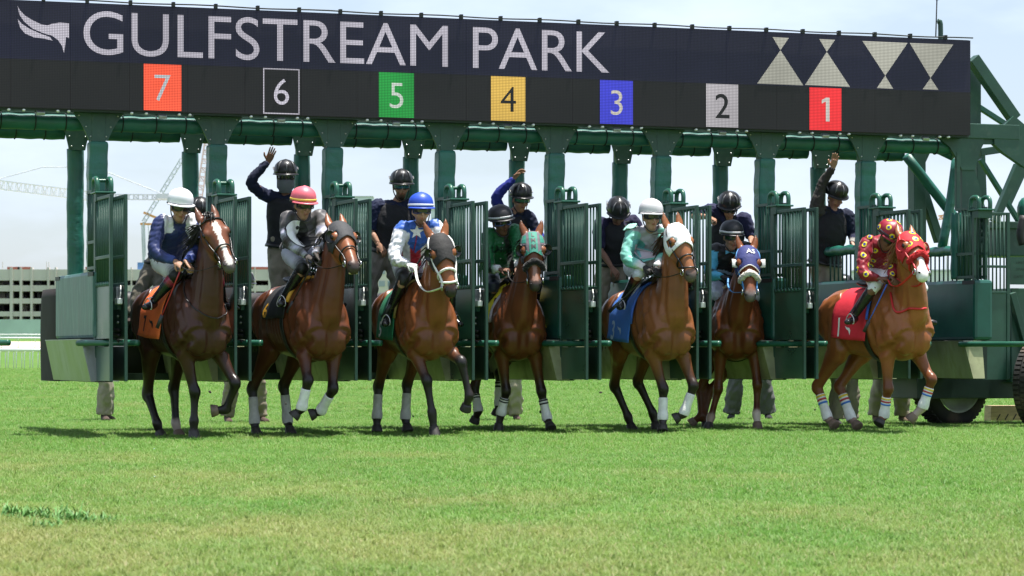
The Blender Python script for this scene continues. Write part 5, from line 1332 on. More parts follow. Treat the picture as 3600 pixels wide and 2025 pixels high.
gb(3238, 650, 3302, 850, LD, .10, .10)
gtube([pk(3362, 560, .7), pk(3340, 720, .7), pk(3312, 870, .7)], .055, 'padded_brace', M_PADP, n=14)
gtube([pk(3300, 520, .25), pk(3352, 545, .12)], .07, 'padded_brace', M_PAD, n=14)
# control cabinets, nameplate, hoses beyond the last stall
MB().box2(*[A(*pk(3502, 900, .9)) * A(1, 1, 1), A(*pk(3590, 795, 1.5))]).build('cabinet', M_GREEN, gate, bevel=.02)
MB().box2(A(*pk(3496, 803, .86)), A(*pk(3596, 790, 1.55))).build('cabinet_lid', M_GREEN, gate, bevel=.01)
m = MB().box2(A(*pk(3552, 1000, .3)), A(*pk(3680, 905, .33))).build('name_plate', M_GREEN, gate)
for t, v in (('UNITED', 928), ('STARTING', 951), ('GATE', 977)):
    V2, F2 = text_mesh(t, .030, sx=1.15); p = pk(3573 if t != 'GATE' else 3565, v, .296)
    mk('plate_lettering', [(p[0] + x, .296, p[2] + y) for x, y in V2], F2, M_DARKP, m, False)
MB().box2(A(*pk(3555, 1345, .5)), A(*pk(3720, 1020, 1.2))).build('side_housing', M_PANEL, gate, bevel=.01)
gb(3556, 1030, 3640, 1330, .45, .08, .08)
MB().ball(pk(3605, 740, .6), (.10, .10, .16)).build('rubber_sleeve', M_PADP, gate, True)
gtube([pk(3596, 860, .5), pk(3588, 820, .5), pk(3600, 760, .5)], .05, 'hose', M_RUBBER)
# running gear: chassis, axle, wheels
MB().box2((pk(3225, 1400, .6)[0], .6, .33), (7.2, 1.5, .57)).build('chassis', M_DARKP, gate, bevel=.01)
MB().box2((-4.4, 1.5, .566), (6.0, 1.6, .64)).build('rear_rail', M_DARKP, gate)
def wheel(c, R, w, turn, rimmat):
    a = math.radians(turn); ax = A(math.sin(a), -math.cos(a), 0)                       # axle direction in gate coordinates
    e1, e2 = A(0, 0, 1), np.cross(ax, A(0, 0, 1)); root = None
    prof = [(-w * .5, R * .72), (-w * .5, R * .86), (-w * .46, R * .93), (-w * .36, R), (w * .36, R), (w * .46, R * .93), (w * .5, R * .86), (w * .48, R * .72), (w * .3, R * .69)]
    n = 56; rows = [[c + ax * x + (e1 * math.cos(t) + e2 * math.sin(t)) * r for t in np.linspace(0, 2 * math.pi, n + 1)] for x, r in prof]
    tyre = MB().grid(rows).build('wheel', mat('tyre_rubber', (.022, .021, .020), rough=.75, noise=.35, nscale=5, dirt=((.13, .09, .06), 3, .50, .7)), gate, True)
    tr = MB()
    for k in range(n):
        t = 2 * math.pi * k / n
        for s in (-.26, .0, .26):
            p = c + ax * w * s + (e1 * math.cos(t + s * .2) + e2 * math.sin(t + s * .2)) * (R + .006)
            tr.beam(p - ax * w * .10, p + ax * w * .10, .035, .02, up=unit(p - c))
    o = tr.build('tread_block', MATS['tyre_rubber'], tyre); o['kind'] = 'stuff'
    prof = [(w * .49, R * .715), (w * .46, R * .66), (w * .1, R * .60), (w * .02, R * .30), (w * .10, R * .12), (w * .16, 0.001)]
    rows = [[c + ax * x + (e1 * math.cos(t) + e2 * math.sin(t)) * r for t in np.linspace(0, 2 * math.pi, 41)] for x, r in prof]
    MB().grid(rows).build('rim', rimmat, tyre, True)
M_RIM = mat('rim_white', (.55, .56, .55), rough=.45, noise=.2, nscale=6)
p = pk(3362, 1290, 1.0); R = .54
wheel(A(p[0], 1.15, R), R, .30, 18, M_RIM)
p = pk(3672, 1300, -.35)
wheel(A(p[0], -.35, .50), .50, .34, 32, M_RIM)

# ------------------------------------------------------------------ LED display board hung on the gate front
SD = -.30
board = empty('display_board', (0, Y0, 0), 'wide black electronic display board with race park name and stall numbers', 'display board', rz=TH)
def ledmat(name, c, s, dots=.40):
    m = bpy.data.materials.new(name); m.use_nodes = True; N, L = m.node_tree.nodes, m.node_tree.links
    b = N['Principled BSDF']; b.inputs['Base Color'].default_value = (.012, .012, .014, 1); b.inputs['Roughness'].default_value = .6; b.inputs['Specular IOR Level'].default_value = .2
    tc = N.new('ShaderNodeTexCoord'); sp = N.new('ShaderNodeSeparateXYZ'); L.new(tc.outputs['Object'], sp.inputs[0])
    def wave(o):
        a = N.new('ShaderNodeMath'); a.operation = 'MULTIPLY'; a.inputs[1].default_value = math.pi / .0165; L.new(o, a.inputs[0])
        q = N.new('ShaderNodeMath'); q.operation = 'SINE'; L.new(a.outputs[0], q.inputs[0])
        r = N.new('ShaderNodeMath'); r.operation = 'MULTIPLY'; L.new(q.outputs[0], r.inputs[0]); L.new(q.outputs[0], r.inputs[1]); return r.outputs[0]
    x, z = wave(sp.outputs['X']), wave(sp.outputs['Z'])
    p = N.new('ShaderNodeMath'); p.operation = 'MULTIPLY'; L.new(x, p.inputs[0]); L.new(z, p.inputs[1])
    mr = N.new('ShaderNodeMapRange'); mr.inputs['To Min'].default_value = s * (1 - dots); mr.inputs['To Max'].default_value = s * (1 + 3 * dots); L.new(p.outputs[0], mr.inputs['Value'])
    no = N.new('ShaderNodeTexNoise'); no.inputs['Scale'].default_value = 1.3; no.inputs['Detail'].default_value = 3; L.new(tc.outputs['Object'], no.inputs['Vector'])
    m2 = N.new('ShaderNodeMapRange'); m2.inputs['From Min'].default_value = .3; m2.inputs['From Max'].default_value = .7; m2.inputs['To Min'].default_value = .82; m2.inputs['To Max'].default_value = 1.15; L.new(no.outputs['Fac'], m2.inputs['Value'])
    mu = N.new('ShaderNodeMath'); mu.operation = 'MULTIPLY'; L.new(mr.outputs[0], mu.inputs[0]); L.new(m2.outputs[0], mu.inputs[1])
    b.inputs['Emission Color'].default_value = (*c, 1); L.new(mu.outputs[0], b.inputs['Emission Strength'])
    return m
M_LNAVY, M_LBLK, M_LWHT = ledmat('led_navy', (.30, .31, .68), .022), ledmat('led_black', (.5, .5, .5), .013), ledmat('led_white', (.44, .42, .48), .54)
ZT, ZM, ZL = 4.378, 3.792, 3.311
gx1 = gsol(3412, 300, SD)[0]; gx0 = -6.6
cells = 20; cw = (gx1 - gx0) / cells
for k in range(cells):
    x = gx0 + k * cw
    MB().box2((x + .0015, SD, ZM), (x + cw - .0015, SD + .16, ZT)).build('screen_cell', M_LNAVY, board)
    MB().box2((x + .0015, SD, ZL), (x + cw - .0015, SD + .16, ZM - .001)).build('screen_cell', M_LBLK, board)
MB().box2((gx0 - .01, SD + .06, ZL - .02), (gx1 + .012, SD + .30, ZT + .01)).build('screen_housing', M_DARKP, board)
def sp_(u, v): q = gsol(u, v, SD); return (q[0], q[2])
def flat(name, pts, m, off=.004, par=board):
    return mk(name, [(x, SD - off, z) for x, z in pts], [tuple(range(len(pts)))], m, par, False)
def flat_uv(name, uv, m, off=.004): return flat(name, [sp_(u, v) for u, v in uv], m, off)
V2, F2 = text_mesh('GULFSTREAM PARK', .440, off=-.002)
xa, xb = sp_(293, 100)[0], sp_(2141, 200)[0]
V2[:, 0] *= (xb - xa) / V2[:, 0].max(); zb0 = sp_(1165, 222)[1]
def pieces(V, F):
    par = list(range(len(V)))
    def find(a):
        while par[a] != a: par[a] = par[par[a]]; a = par[a]
        return a
    for f in F:
        for q in f[1:]: par[find(f[0])] = find(q)
    out = {}
    for f in F: out.setdefault(find(f[0]), []).append(f)
    for fs in out.values():
        ids = sorted({i for f in fs for i in f}); mp = {a: b for b, a in enumerate(ids)}
        yield V[ids], [tuple(mp[i] for i in f) for f in fs]
for Vp, Fp in pieces(V2, F2): mk('letter', [(xa + x, SD - .004, zb0 + y) for x, y in Vp], Fp, M_LWHT, board, False)
s_ = 1 / 1.4311
flat_uv('winged_emblem', [(x * s_, y * s_) for x, y in [(87, 28), (100, 52), (125, 78), (160, 100), (205, 122), (238, 128), (262, 120), (300, 114), (347, 118), (347, 192), (332, 186), (327, 230), (322, 268), (312, 232), (292, 202), (262, 180), (220, 168), (165, 145), (122, 110), (98, 75)]], M_LWHT)
flat_uv('winged_emblem', [(x * s_, y * s_) for x, y in [(88, 95), (110, 120), (150, 146), (205, 170), (250, 186), (265, 205), (225, 195), (170, 188), (125, 168), (100, 138)]], M_LWHT)
NUMS = [('7', 361, 456, 153, 285, (.86, .10, .045), 1.0, (.40, .44, .46)), ('6', 662, 753, 166, 293, None, 0, (.50, .48, .55)), ('5', 953, 1041, 176, 304, (.015, .24, .04), 1.0, (.42, .48, .42)),
        ('4', 1235, 1321, 187, 314, (.62, .40, .08), .9, None), ('3', 1509, 1592, 197, 321, (.045, .05, .52), 1.0, (.50, .47, .40)), ('2', 1776, 1857, 207, 328, (.40, .38, .40), .95, None), ('1', 2036, 2116, 217, 336, (.72, .030, .035), 1.0, (.48, .46, .42))]
for t, u0, u1, v0, v1, c, s, dc in NUMS:
    k = 1.3975; a, b = sp_(u0 * k, v0 * k + 4), sp_(u1 * k, v1 * k)
    x0, x1, z1, z0 = a[0], b[0], min(a[1], ZM - .005), ZL + .008
    if c: flat('number_square', [(x0, z0), (x1, z0), (x1, z1), (x0, z1)], ledmat('led_square_' + t, c, s * .62))
    else:
        m = MB()
        for q in ((x0, z0, x1, z0 + .012), (x0, z1 - .012, x1, z1), (x0, z0 + .012, x0 + .012, z1 - .012), (x1 - .012, z0 + .012, x1, z1 - .012)): m.add([(q[0], SD - .004, q[1]), (q[2], SD - .004, q[1]), (q[2], SD - .004, q[3]), (q[0], SD - .004, q[3])], [(0, 1, 2, 3)])
        m.build('number_square', M_LWHT, board)
    V2, F2 = poly2([(.05, 0), (.095, 0), (.095, .265), (.055, .265), (.0, .235), (.0, .195), (.05, .22)]) if t == '1' else text_mesh(t, .265, off=-.004 if t != '2' else .006); w = V2[:, 0].max(); cx, cz = (x0 + x1) / 2, (z0 + z1) / 2
    mk('number', [(cx - w / 2 + x, SD - .008, cz - .137 + y) for x, y in V2], F2, ledmat('led_digit_' + t, dc, .62) if dc else M_LBLK, board, False)
M_LTRI = ledmat('led_pattern', (.47, .47, .40), .43)
for tri in ([(1310, 183), (1392, 188), (1350, 250)], [(1350, 250), (1465, 427), (1232, 418)], [(1545, 193), (1625, 197), (1583, 258)], [(1583, 258), (1700, 435), (1473, 425)],
            [(1762, 203), (1990, 213), (1877, 378)], [(1877, 378), (1917, 444), (1835, 440)], [(2000, 213), (2220, 220), (2105, 390)], [(2105, 390), (2145, 450), (2065, 447)]):
    flat_uv('pattern_triangle', [(1800 + x * s_, y * s_ + 2) for x, y in tri], M_LTRI)
# wire along the top with clips, lamps under the board, the aerial
MB().tube([(x, SD - .02, ZT + .022 + .005 * math.sin(x * 5)) for x in np.linspace(gx0, gx1 + .02, 60)], .008, n=6).build('top_wire', M_STRAP, board, True)
for k in range(28):
    x = gx0 + .2 + k * .44
    if x < gx1: MB().box2((x - .012, SD - .035, ZT - .004), (x + .018, SD + .02, ZT + .045)).build('wire_clip', M_STRAP, board)
for x in posts[:-1]:
    c = x + PITCH * .5
    for q in (-.32, -.17, .17, .28): MB().ball((c + q, SD + .03, ZL - .025), (.018, .03, .014), 8, 6).build('lamp_bulb', mat('lamp_white', (.8, .8, .78), rough=.3), board, True)
    o = MB().box((c + .0, SD + .05, ZL - .045), (.085, .06, .035), np.array(Matrix.Rotation(.5, 3, 'X'))).build('floodlight', M_BOX, board, bevel=.005)
aer = pk(3298, 150, .1)
MB().tube([(aer[0] + .03, .1, 4.3), (aer[0] + .03, .1, 4.60), (aer[0] - .0, .1, 4.63)], .03, n=8, sub=3).build('aerial_post', M_GREEN, board, True)
MB().tube([(aer[0] - .03, .1, 4.45), (aer[0] - .015, .1, 4.88)], .008, n=6, sub=1).build('aerial_rod', M_STRAP, board, True)
MB().ball((aer[0] - .012, .1, 4.89), (.035, .035, .02), 10, 6).build('aerial_cap', M_STRAP, board, True)
# ------------------------------------------------------------------ ground, far track, buildings, cranes
def wavy(): pass
def grass_mat(name, blades):
    m = bpy.data.materials.new(name); m.use_nodes = True; N, L = m.node_tree.nodes, m.node_tree.links; b = N['Principled BSDF']
    b.inputs['Roughness'].default_value = .55 if blades else .9; b.inputs['Specular IOR Level'].default_value = .35 if blades else .1
    ge = N.new('ShaderNodeNewGeometry')
    def noise(sc, det, streak=None):
        n = N.new('ShaderNodeTexNoise'); n.inputs['Scale'].default_value = sc; n.inputs['Detail'].default_value = det; n.inputs['Roughness'].default_value = .6
        if streak:
            mp = N.new('ShaderNodeMapping'); mp.inputs['Scale'].default_value = streak; L.new(ge.outputs['Position'], mp.inputs['Vector']); L.new(mp.outputs['Vector'], n.inputs['Vector'])
        else: L.new(ge.outputs['Position'], n.inputs['Vector'])
        return n.outputs['Fac']
    def ramp(f, a, b_, ca, cb):
        r = N.new('ShaderNodeValToRGB'); r.color_ramp.elements[0].position = a; r.color_ramp.elements[1].position = b_
        r.color_ramp.elements[0].color = (*ca, 1); r.color_ramp.elements[1].color = (*cb, 1); L.new(f, r.inputs['Fac']); return r.outputs['Color']
    def mix(f, a, c, mode='MIX'):
        x = N.new('ShaderNodeMix'); x.data_type = 'RGBA'; x.blend_type = mode
        if hasattr(f, 'node'): L.new(f, x.inputs['Factor'])
        else: x.inputs['Factor'].default_value = f
        for s, v in (('A', a), ('B', c)):
            if hasattr(v, 'node'): L.new(v, x.inputs[s])
            else: x.inputs[s].default_value = (*v, 1)
        return x.outputs['Result']
    green = ramp(noise(.55, 4), .32, .68, (.080, .175, .030), (.114, .208, .042))
    dry = ramp(noise(3.0, 5), .3, .7, (.23, .20, .075), (.30, .245, .115))
    # dry, thin patches: the turf nearest the camera and to its left is the most worn
    sp = N.new('ShaderNodeSeparateXYZ'); L.new(ge.outputs['Position'], sp.inputs[0])
    near = N.new('ShaderNodeMapRange'); near.inputs['From Min'].default_value = 26; near.inputs['From Max'].default_value = 11; near.inputs['To Min'].default_value = -.10; near.inputs['To Max'].default_value = .20; L.new(sp.outputs['Y'], near.inputs['Value'])
    left = N.new('ShaderNodeMapRange'); left.inputs['From Min'].default_value = 2.5; left.inputs['From Max'].default_value = -3; left.inputs['To Min'].default_value = -.07; left.inputs['To Max'].default_value = .09; L.new(sp.outputs['X'], left.inputs['Value'])
    a1 = N.new('ShaderNodeMath'); a1.operation = 'ADD'; L.new(near.outputs[0], a1.inputs[0]); L.new(left.outputs[0], a1.inputs[1])
    a2 = N.new('ShaderNodeMath'); a2.operation = 'ADD'; L.new(a1.outputs[0], a2.inputs[0]); L.new(noise(.6, 5, (1, .5, 1)), a2.inputs[1])
    f = N.new('ShaderNodeMapRange'); f.inputs['From Min'].default_value = .53; f.inputs['From Max'].default_value = .90; f.inputs['To Max'].default_value = .68; L.new(a2.outputs[0], f.inputs['Value'])
    c = mix(f.outputs[0], green, dry)
    if blades:
        oi = N.new('ShaderNodeObjectInfo')
        r = N.new('ShaderNodeAttribute'); r.attribute_name = 'tone'
        v = N.new('ShaderNodeMapRange'); v.inputs['To Min'].default_value = 1.25; v.inputs['To Max'].default_value = 1.85; L.new(r.outputs['Fac'], v.inputs['Value'])
        c = mix(1., c, v.outputs[0], 'MULTIPLY')
        st = N.new('ShaderNodeMath'); st.operation = 'GREATER_THAN'; st.inputs[1].default_value = .925; L.new(r.outputs['Fac'], st.inputs[0])
        hf = N.new('ShaderNodeMath'); hf.operation = 'MULTIPLY'; hf.inputs[1].default_value = .6; L.new(st.outputs[0], hf.inputs[0])
        c = mix(hf.outputs[0], c, (.34, .28, .15))
        tr = N.new('ShaderNodeBsdfTranslucent'); L.new(c, tr.inputs['Color'])
        ms = N.new('ShaderNodeMixShader'); ms.inputs[0].default_value = .42
        L.new(b.outputs[0], ms.inputs[1]); L.new(tr.outputs[0], ms.inputs[2]); L.new(ms.outputs[0], N['Material Output'].inputs['Surface'])
    else:
        c = mix(.75, c, ramp(noise(60, 4), .3, .7, (.55, .55, .50), (.95, .95, .88)), 'MULTIPLY')
    L.new(c, b.inputs['Base Color'])
    return m
M_TURF, M_BLADE = grass_mat('turf', False), grass_mat('grass_blades', True)
# one sheet: flat course, a low bank with the far track, level land to the horizon
prof = [(-30, 0), (8, 0), (60, 0), (175, 0), (250, 1.25), (268, 1.45)]
rows = [[(x, y, z) for x in np.linspace(-1, 1, 9) * (60 + abs(y) * .6)] for y, z in prof]
tag(MB().grid(rows).build('ground', M_TURF), kind='structure')
M_SAND = mat('track_sand', (.50, .42, .34), rough=.95, noise=.12, nscale=.05)
rows = [[(x, y, z) for x in np.linspace(-1, 1, 5) * (60 + y * .6)] for y, z in ((268, 1.454), (380, 2.55))]
tag(MB().grid(rows).build('dirt_track', M_SAND), kind='structure')
rows = [[(x, y, z) for x in np.linspace(-1, 1, 5) * (60 + y * .6)] for y, z in ((380, 2.55), (460, 3.4), (620, 4.2), (5000, 4.4))]
tag(MB().grid(rows).build('far_land', M_TURF), kind='structure')

# turf blades
def tuft(seed, n=26, R=.05, hgt=(.016, .034)):
    rg = np.random.default_rng(seed); V, F, T = [], [], []
    for k in range(n):
        a, r = rg.uniform(0, 6.28), R * math.sqrt(rg.uniform()); x, y = r * math.cos(a), r * math.sin(a)
        h = rg.uniform(*hgt); la = rg.uniform(0, 6.28); ln = h * rg.uniform(.3, 1.7); w = rg.uniform(.0018, .0034); d = A(math.cos(la), math.sin(la), 0); sd = A(-d[1], d[0], 0)
        p = A(x, y, 0); i = len(V)
        q = p + d * ln * .4 + A(0, 0, h * .62); e = p + d * ln + A(0, 0, h)
        V += [p - sd * w, p + sd * w, q + sd * w * .8, q - sd * w * .8, e]; F += [(i, i + 1, i + 2, i + 3), (i + 3, i + 2, i + 4)]
        T += [rg.uniform()] * 5
    return V, F, T
lib = bpy.data.collections.new('tufts')
for k in range(6):
    V, F, T = tuft(k)
    me = bpy.data.meshes.new('tuft'); me.from_pydata([tuple(v) for v in V], [], F); me.materials.append(M_BLADE)
    at_ = me.attributes.new('tone', 'FLOAT', 'POINT'); at_.data.foreach_set('value', T)
    o = bpy.data.objects.new('tuft', me); lib.objects.link(o)
def scatter(name, quads, dens, smin, smax, lib_=None):
    V, F = [], []
    for q in quads:
        i = len(V); V += q; F.append((i, i + 1, i + 2, i + 3))
    o = mk(name, V, F, M_TURF, None, False)
    ng = bpy.data.node_groups.new(name, 'GeometryNodeTree')
    ng.interface.new_socket('Geometry', in_out='INPUT', socket_type='NodeSocketGeometry'); ng.interface.new_socket('Geometry', in_out='OUTPUT', socket_type='NodeSocketGeometry')
    N, L = ng.nodes, ng.links
    gi, go = N.new('NodeGroupInput'), N.new('NodeGroupOutput')
    dp = N.new('GeometryNodeDistributePointsOnFaces'); dp.inputs['Density'].default_value = dens
    ci = N.new('GeometryNodeCollectionInfo'); ci.inputs['Collection'].default_value = lib_ or lib; ci.inputs['Separate Children'].default_value = True; ci.inputs['Reset Children'].default_value = True
    ip = N.new('GeometryNodeInstanceOnPoints'); ip.inputs['Pick Instance'].default_value = True
    rv = N.new('FunctionNodeRandomValue'); rv.data_type = 'FLOAT_VECTOR'; rv.inputs['Max'].default_value = (.25, .25, 6.28); rv.inputs['Min'].default_value = (-.25, -.25, 0)
    rs = N.new('FunctionNodeRandomValue'); rs.data_type = 'FLOAT'; rs.inputs['Min'].default_value = 0; rs.inputs['Max'].default_value = 1
    for s in rs.inputs:
        if s.name == 'Min' and s.type == 'VALUE': s.default_value = smin
        if s.name == 'Max' and s.type == 'VALUE': s.default_value = smax
    L.new(gi.outputs[0], dp.inputs['Mesh']); L.new(dp.outputs['Points'], ip.inputs['Points']); L.new(ci.outputs[0], ip.inputs['Instance'])
    L.new(rv.outputs[0], ip.inputs['Rotation']); L.new([s for s in rs.outputs if s.type == 'VALUE'][0], ip.inputs['Scale']); L.new(ip.outputs[0], go.inputs[0])
    o.modifiers.new('scatter', 'NODES').node_group = ng
    return tag(o, kind='stuff')
def strip(y0, y1, k=.20): return [(-k * y0 - .3, y0, .004), (k * y0 + .3, y0, .004), (k * y1 + .3, y1, .004), (-k * y1 - .3, y1, .004)]
scatter('grass', [strip(10.2, 16)], 340, .75, 1.2)
scatter('grass', [strip(16, 24)], 260, .8, 1.25)
scatter('grass', [strip(24, 36)], 170, .9, 1.4)
scatter('grass', [strip(36, 62)], 45, 1.2, 1.9)
scatter('grass', [strip(62, 150)], 9, 2.0, 3.0)
# the tall weedy clump at the lower left
q0 = [[at(u, v, CAMH * FPX / (v - HOR)) for u, v in q] for q in (((10, 1838), (120, 1850), (150, 1822), (40, 1812)), ((120, 1836), (260, 1846), (270, 1818), (150, 1810)), ((250, 1852), (375, 1856), (350, 1838), (270, 1834)), ((120, 1878), (190, 1880), (180, 1862), (130, 1858)))]
M_BLADE2 = mat('tall_grass_blade', (.075, .20, .032), rough=.6, noise=.3, nscale=30)
lib2 = bpy.data.collections.new('tall_tufts')
for k in range(3):
    V, F, T = tuft(40 + k, 16)
    me = bpy.data.meshes.new('tuft'); me.from_pydata([tuple(v) for v in V], [], F); me.materials.append(M_BLADE2); lib2.objects.link(bpy.data.objects.new('tuft', me))
cl = scatter('tall_grass', [[tuple(A(p[0], p[1], .006)) for p in q] for q in q0], 130, 1.1, 2.3, lib2)

# rails of the far course
M_RAIL = mat('rail_white', (.80, .80, .78), rough=.5)
def rail(name, Y, zb, h, x0, x1, sp, lab, rows_=2):
    root = empty(name, (x0, Y, zb), lab, 'rail')
    for r in range(rows_):
        dy = r * .55
        MB().tube([(0, dy, h - .04 * r), (x1 - x0, dy, h - .04 * r)], (.055, .085), n=8).build('top_rail', M_RAIL, root, True)
        me = None
        for x in np.arange(0, x1 - x0, sp):
            if me is None:
                o = MB().tube([(0, 0, 0), (0, 0, h * .75), (0, .12, h)], .028, n=6, sub=1).build('rail_post', M_RAIL, root, True); me = o.data
            else:
                o = bpy.data.objects.new('rail_post', me); COL.objects.link(o); o.parent = root
            o.location = (x + r * .2, dy, 0)
Yr = 152
rail('white_rail', Yr, 0, 1.08, -29.5, -24.0, .45, 'near white course rail on close set posts left of the gate')
rail('white_rail', 262, 1.40, .95, -50, -40, 1.6, 'farther white rail in front of the sand track', 1)
rail('white_rail', 388, 2.6, .95, -74, -58, 2.2, 'farthest white rail behind the sand track', 1)

# concrete parking structure
M_CONC = mat('concrete', (.55, .51, .47), rough=.9, noise=.12, nscale=.15)
M_DARKIN = mat('dark_interior', (.24, .25, .27), rough=.9)  # shaded deck openings, with distance haze put into the colour by paling it
YB = 600; kb = FPX / YB
def zb_(v): return CAMH + (HOR - v) / kb
def xb_(u): return (u - 1800) / kb
bld = empty('parking_garage', (xb_(0), YB, 4.2), 'unfinished grey concrete parking garage of several open decks', 'building')
O_ = A(xb_(0), YB, 4.2)
def bb(name, u0, u1, v0, v1, y0, y1, m, par=bld): return MB().box2(A(xb_(u0), YB + y0, zb_(v1)) - O_, A(xb_(u1), YB + y1, zb_(v0)) - O_).build(name, m, par)
for v0, v1 in ((947, 986), (1003, 1024), (1049, 1067), (1095, 1112), (1140, 1156)):
    bb('deck', -120, 1010, v0, v1, 0, 60, M_CONC)
for u in np.cumsum(RNG.uniform(26, 64, 25)) - 130:
    bb('column', u, u + RNG.uniform(4, 10), 940, 1230, -.3, 1.5, M_CONC)
for k, (v0, v1) in enumerate(((986, 1003), (1024, 1049), (1067, 1095), (1112, 1140))):
    u = -120
    while u < 1005:
        w = RNG.uniform(8, 27); bb('infill', u, min(1008, u + w), v0 + .5, v1 - .5, RNG.uniform(6, 26), RNG.uniform(28, 40), M_DARKIN if RNG.uniform() < .8 else M_CONC); u += w + RNG.uniform(3, 20)
M_SAFE = mat('safety_red', (.55, .16, .13), rough=.8)
for u0, u1 in ((25, 70), (62, 108), (300, 330), (880, 960)):
    bb('safety_barrier', u0, u1, 938, 947, 0, .4, M_SAFE)
bb('site_toilet', 481, 502, 922, 947, 1, 3, mat('toilet_blue', (.10, .22, .45), rough=.6))
for u in (5, 160, 168): bb('scaffold_pole', u, u + 2, 920, 947, 1, 1.2, M_CONC)
# pale windbreak hedge/screen at its foot
hed = tag(MB().box2((xb_(-150), 0, 0), (xb_(700), 2.5, zb_(1139) - 4.0)).build('windbreak_screen', mat('screen_green', (.44, .56, .50), rough=.8, noise=.1, nscale=.3), loc=(0, 520, 4.0)), 'pale green cloth windbreak along the far track', 'screen')
# pale distant buildings
def far_building(u0, u1, v0, label, Y=900, c=(.62, .60, .58), nwin=0):
    k = FPX / Y; x0, x1, z1 = (u0 - 1800) / k, (u1 - 1800) / k, CAMH + (HOR - v0) / k
    r = empty('far_building', (x0, Y, 4.3), label, 'building')
    MB().box2((0, 0, -.1), (x1 - x0, 14, z1 - 4.3)).build('wall', mat('pale_wall_%d' % int(c[0] * 100), c, rough=.9), r)
    me = None
    for i in range(nwin):
        for j in range(max(1, int((z1 - 6) / 4))):
            x = (x1 - x0) * (i + .5) / nwin
            o = MB().box2((-1., -.15, 0), (1., .1, 1.8)).build('window', mat('far_glass', (.30, .34, .38), rough=.3), r) if me is None else bpy.data.objects.new('window', me)
            if me is None: me = o.data
            else: COL.objects.link(o); o.parent = r
            o.location = (x, 0, 2.5 + j * 4)
    MB().box2((-.3, -.3, z1 - 4.3), (x1 - x0 + .3, 14.3, z1 - 3.6)).build('roof', mat('pale_roof', (.55, .55, .55), rough=.9), r)
far_building(1265, 1420, 905, 'cream building seen between a starter\'s legs behind the gate', 900, (.60, .55, .48), 5)
far_building(1245, 1310, 693, 'tall pale tower block far behind the gate', 1700, (.66, .68, .72), 5)
far_building(1515, 1550, 738, 'small distant pale block right of the blue capped jockey', 1700, (.66, .66, .68), 2)
far_building(1950, 2100, 1010, 'low white building far behind the middle stalls', 900, (.62, .62, .60), 4)
far_building(3010, 3420, 955, 'long low white building far behind the right end', 900, (.70, .70, .70), 9)

# tower cranes: lattice masts and jibs
M_CRW = mat('crane_white', (.80, .79, .78), rough=.6)
M_CRG = mat('crane_grey', (.58, .60, .63), rough=.6)  # paled towards the sky colour to imitate distance haze
M_ORANGE = mat('crane_orange', (.72, .34, .10), rough=.6)
def lattice(p, q, w, n, r, name, m, par, O, up=A(0, 1, 0)):
    p, q = A(*p) - O, A(*q) - O; t = unit(q - p); b = unit(np.cross(t, up)); c = np.cross(b, t); mb = MB(); L_ = np.linalg.norm(q - p)
    cs = [(b + c) * w / 2, (b - c) * w / 2, (-b - c) * w / 2, (-b + c) * w / 2]
    for e in cs: mb.beam(p + e, q + e, r, r)
    for i in range(n):
        a, d = p + t * L_ * i / n, p + t * L_ * (i + 1) / n
        for j in range(4):
            e, f = cs[j], cs[(j + 1) % 4]
            mb.beam(a + e, d + f if i % 2 == 0 else a + f, r * .7, r * .7, up=(.1, .9, .3)); mb.beam(d + e, d + f, r * .6, r * .6, up=(.1, .9, .3))
    return mb.build(name, m, par)
YC = 620
def C(u, v, dy=0): return at(u, v, YC + dy)
cr = empty('tower_crane', C(330, 1000), 'white and grey tower crane with a long jib left of the gate', 'crane'); O = C(330, 1000)
lattice(C(333, 950), C(333, 690), 1.1, 20, .22, 'mast', M_CRG, cr, O)
lattice(C(331, 690), C(327, 585), 1.8, 9, .26, 'tower_head', M_CRW, cr, O)
lattice(C(318, 690), C(-80, 640), 1.9, 26, .20, 'jib', M_CRW, cr, O, up=A(0, 0, 1))
lattice(C(340, 692), C(600, 694), 1.1, 16, .22, 'counter_jib', M_CRG, cr, O, up=A(0, 0, 1))
MB().box2(A(*C(555, 700)) - O - A(0, 2, 0), A(*C(600, 682)) - O + A(0, 2, 0)).build('counterweight', M_CRG, cr)
MB().tube([C(327, 586) - O, C(150, 588) - O, C(-80, 650) - O], .14, n=5, sub=1).build('stay_cable', M_CRG, cr)
MB().tube([C(327, 586) - O, C(590, 690) - O], .14, n=5, sub=1).build('stay_cable', M_CRG, cr)
cr2 = empty('tower_crane', C(720, 1000, 60), 'pink red luffing crane boom behind the second gate post', 'crane'); O2 = C(720, 1000, 60)
lattice(C(690, 760, 60), C(742, 420, 60), 1.4, 22, .22, 'boom', mat('crane_red', (.72, .56, .53), rough=.6), cr2, O2)
MB().tube([C(690, 760, 60) - O2, C(700, 1000, 60) - O2], .6, n=6, sub=1).build('mast', M_CRW, cr2)
cr3 = empty('crawler_crane', C(505, 1000, 90), 'dark crane boom with orange load arms beside the white capped jockey', 'crane'); O3 = C(505, 1000, 90)
lattice(C(505, 780, 90), C(640, 560, 90), .9, 22, .13, 'boom', M_CRG, cr3, O3)
MB().beam(C(505, 747, 90) - O3, C(560, 770, 90) - O3, .6, .6).build('load_arm', M_ORANGE, cr3)
MB().beam(C(493, 787, 90) - O3, C(560, 789, 90) - O3, .5, .5).build('load_arm', M_ORANGE, cr3)
for u in (497, 508, 521): MB().tube([C(u, 790, 90) - O3, C(u + 4, 900, 90) - O3], .10, n=5, sub=1).build('load_cable', M_CRG, cr3)
MB().tube([C(505, 780, 90) - O3, C(505, 1000, 90) - O3], .35, n=6, sub=1).build('mast', M_CRG, cr3)
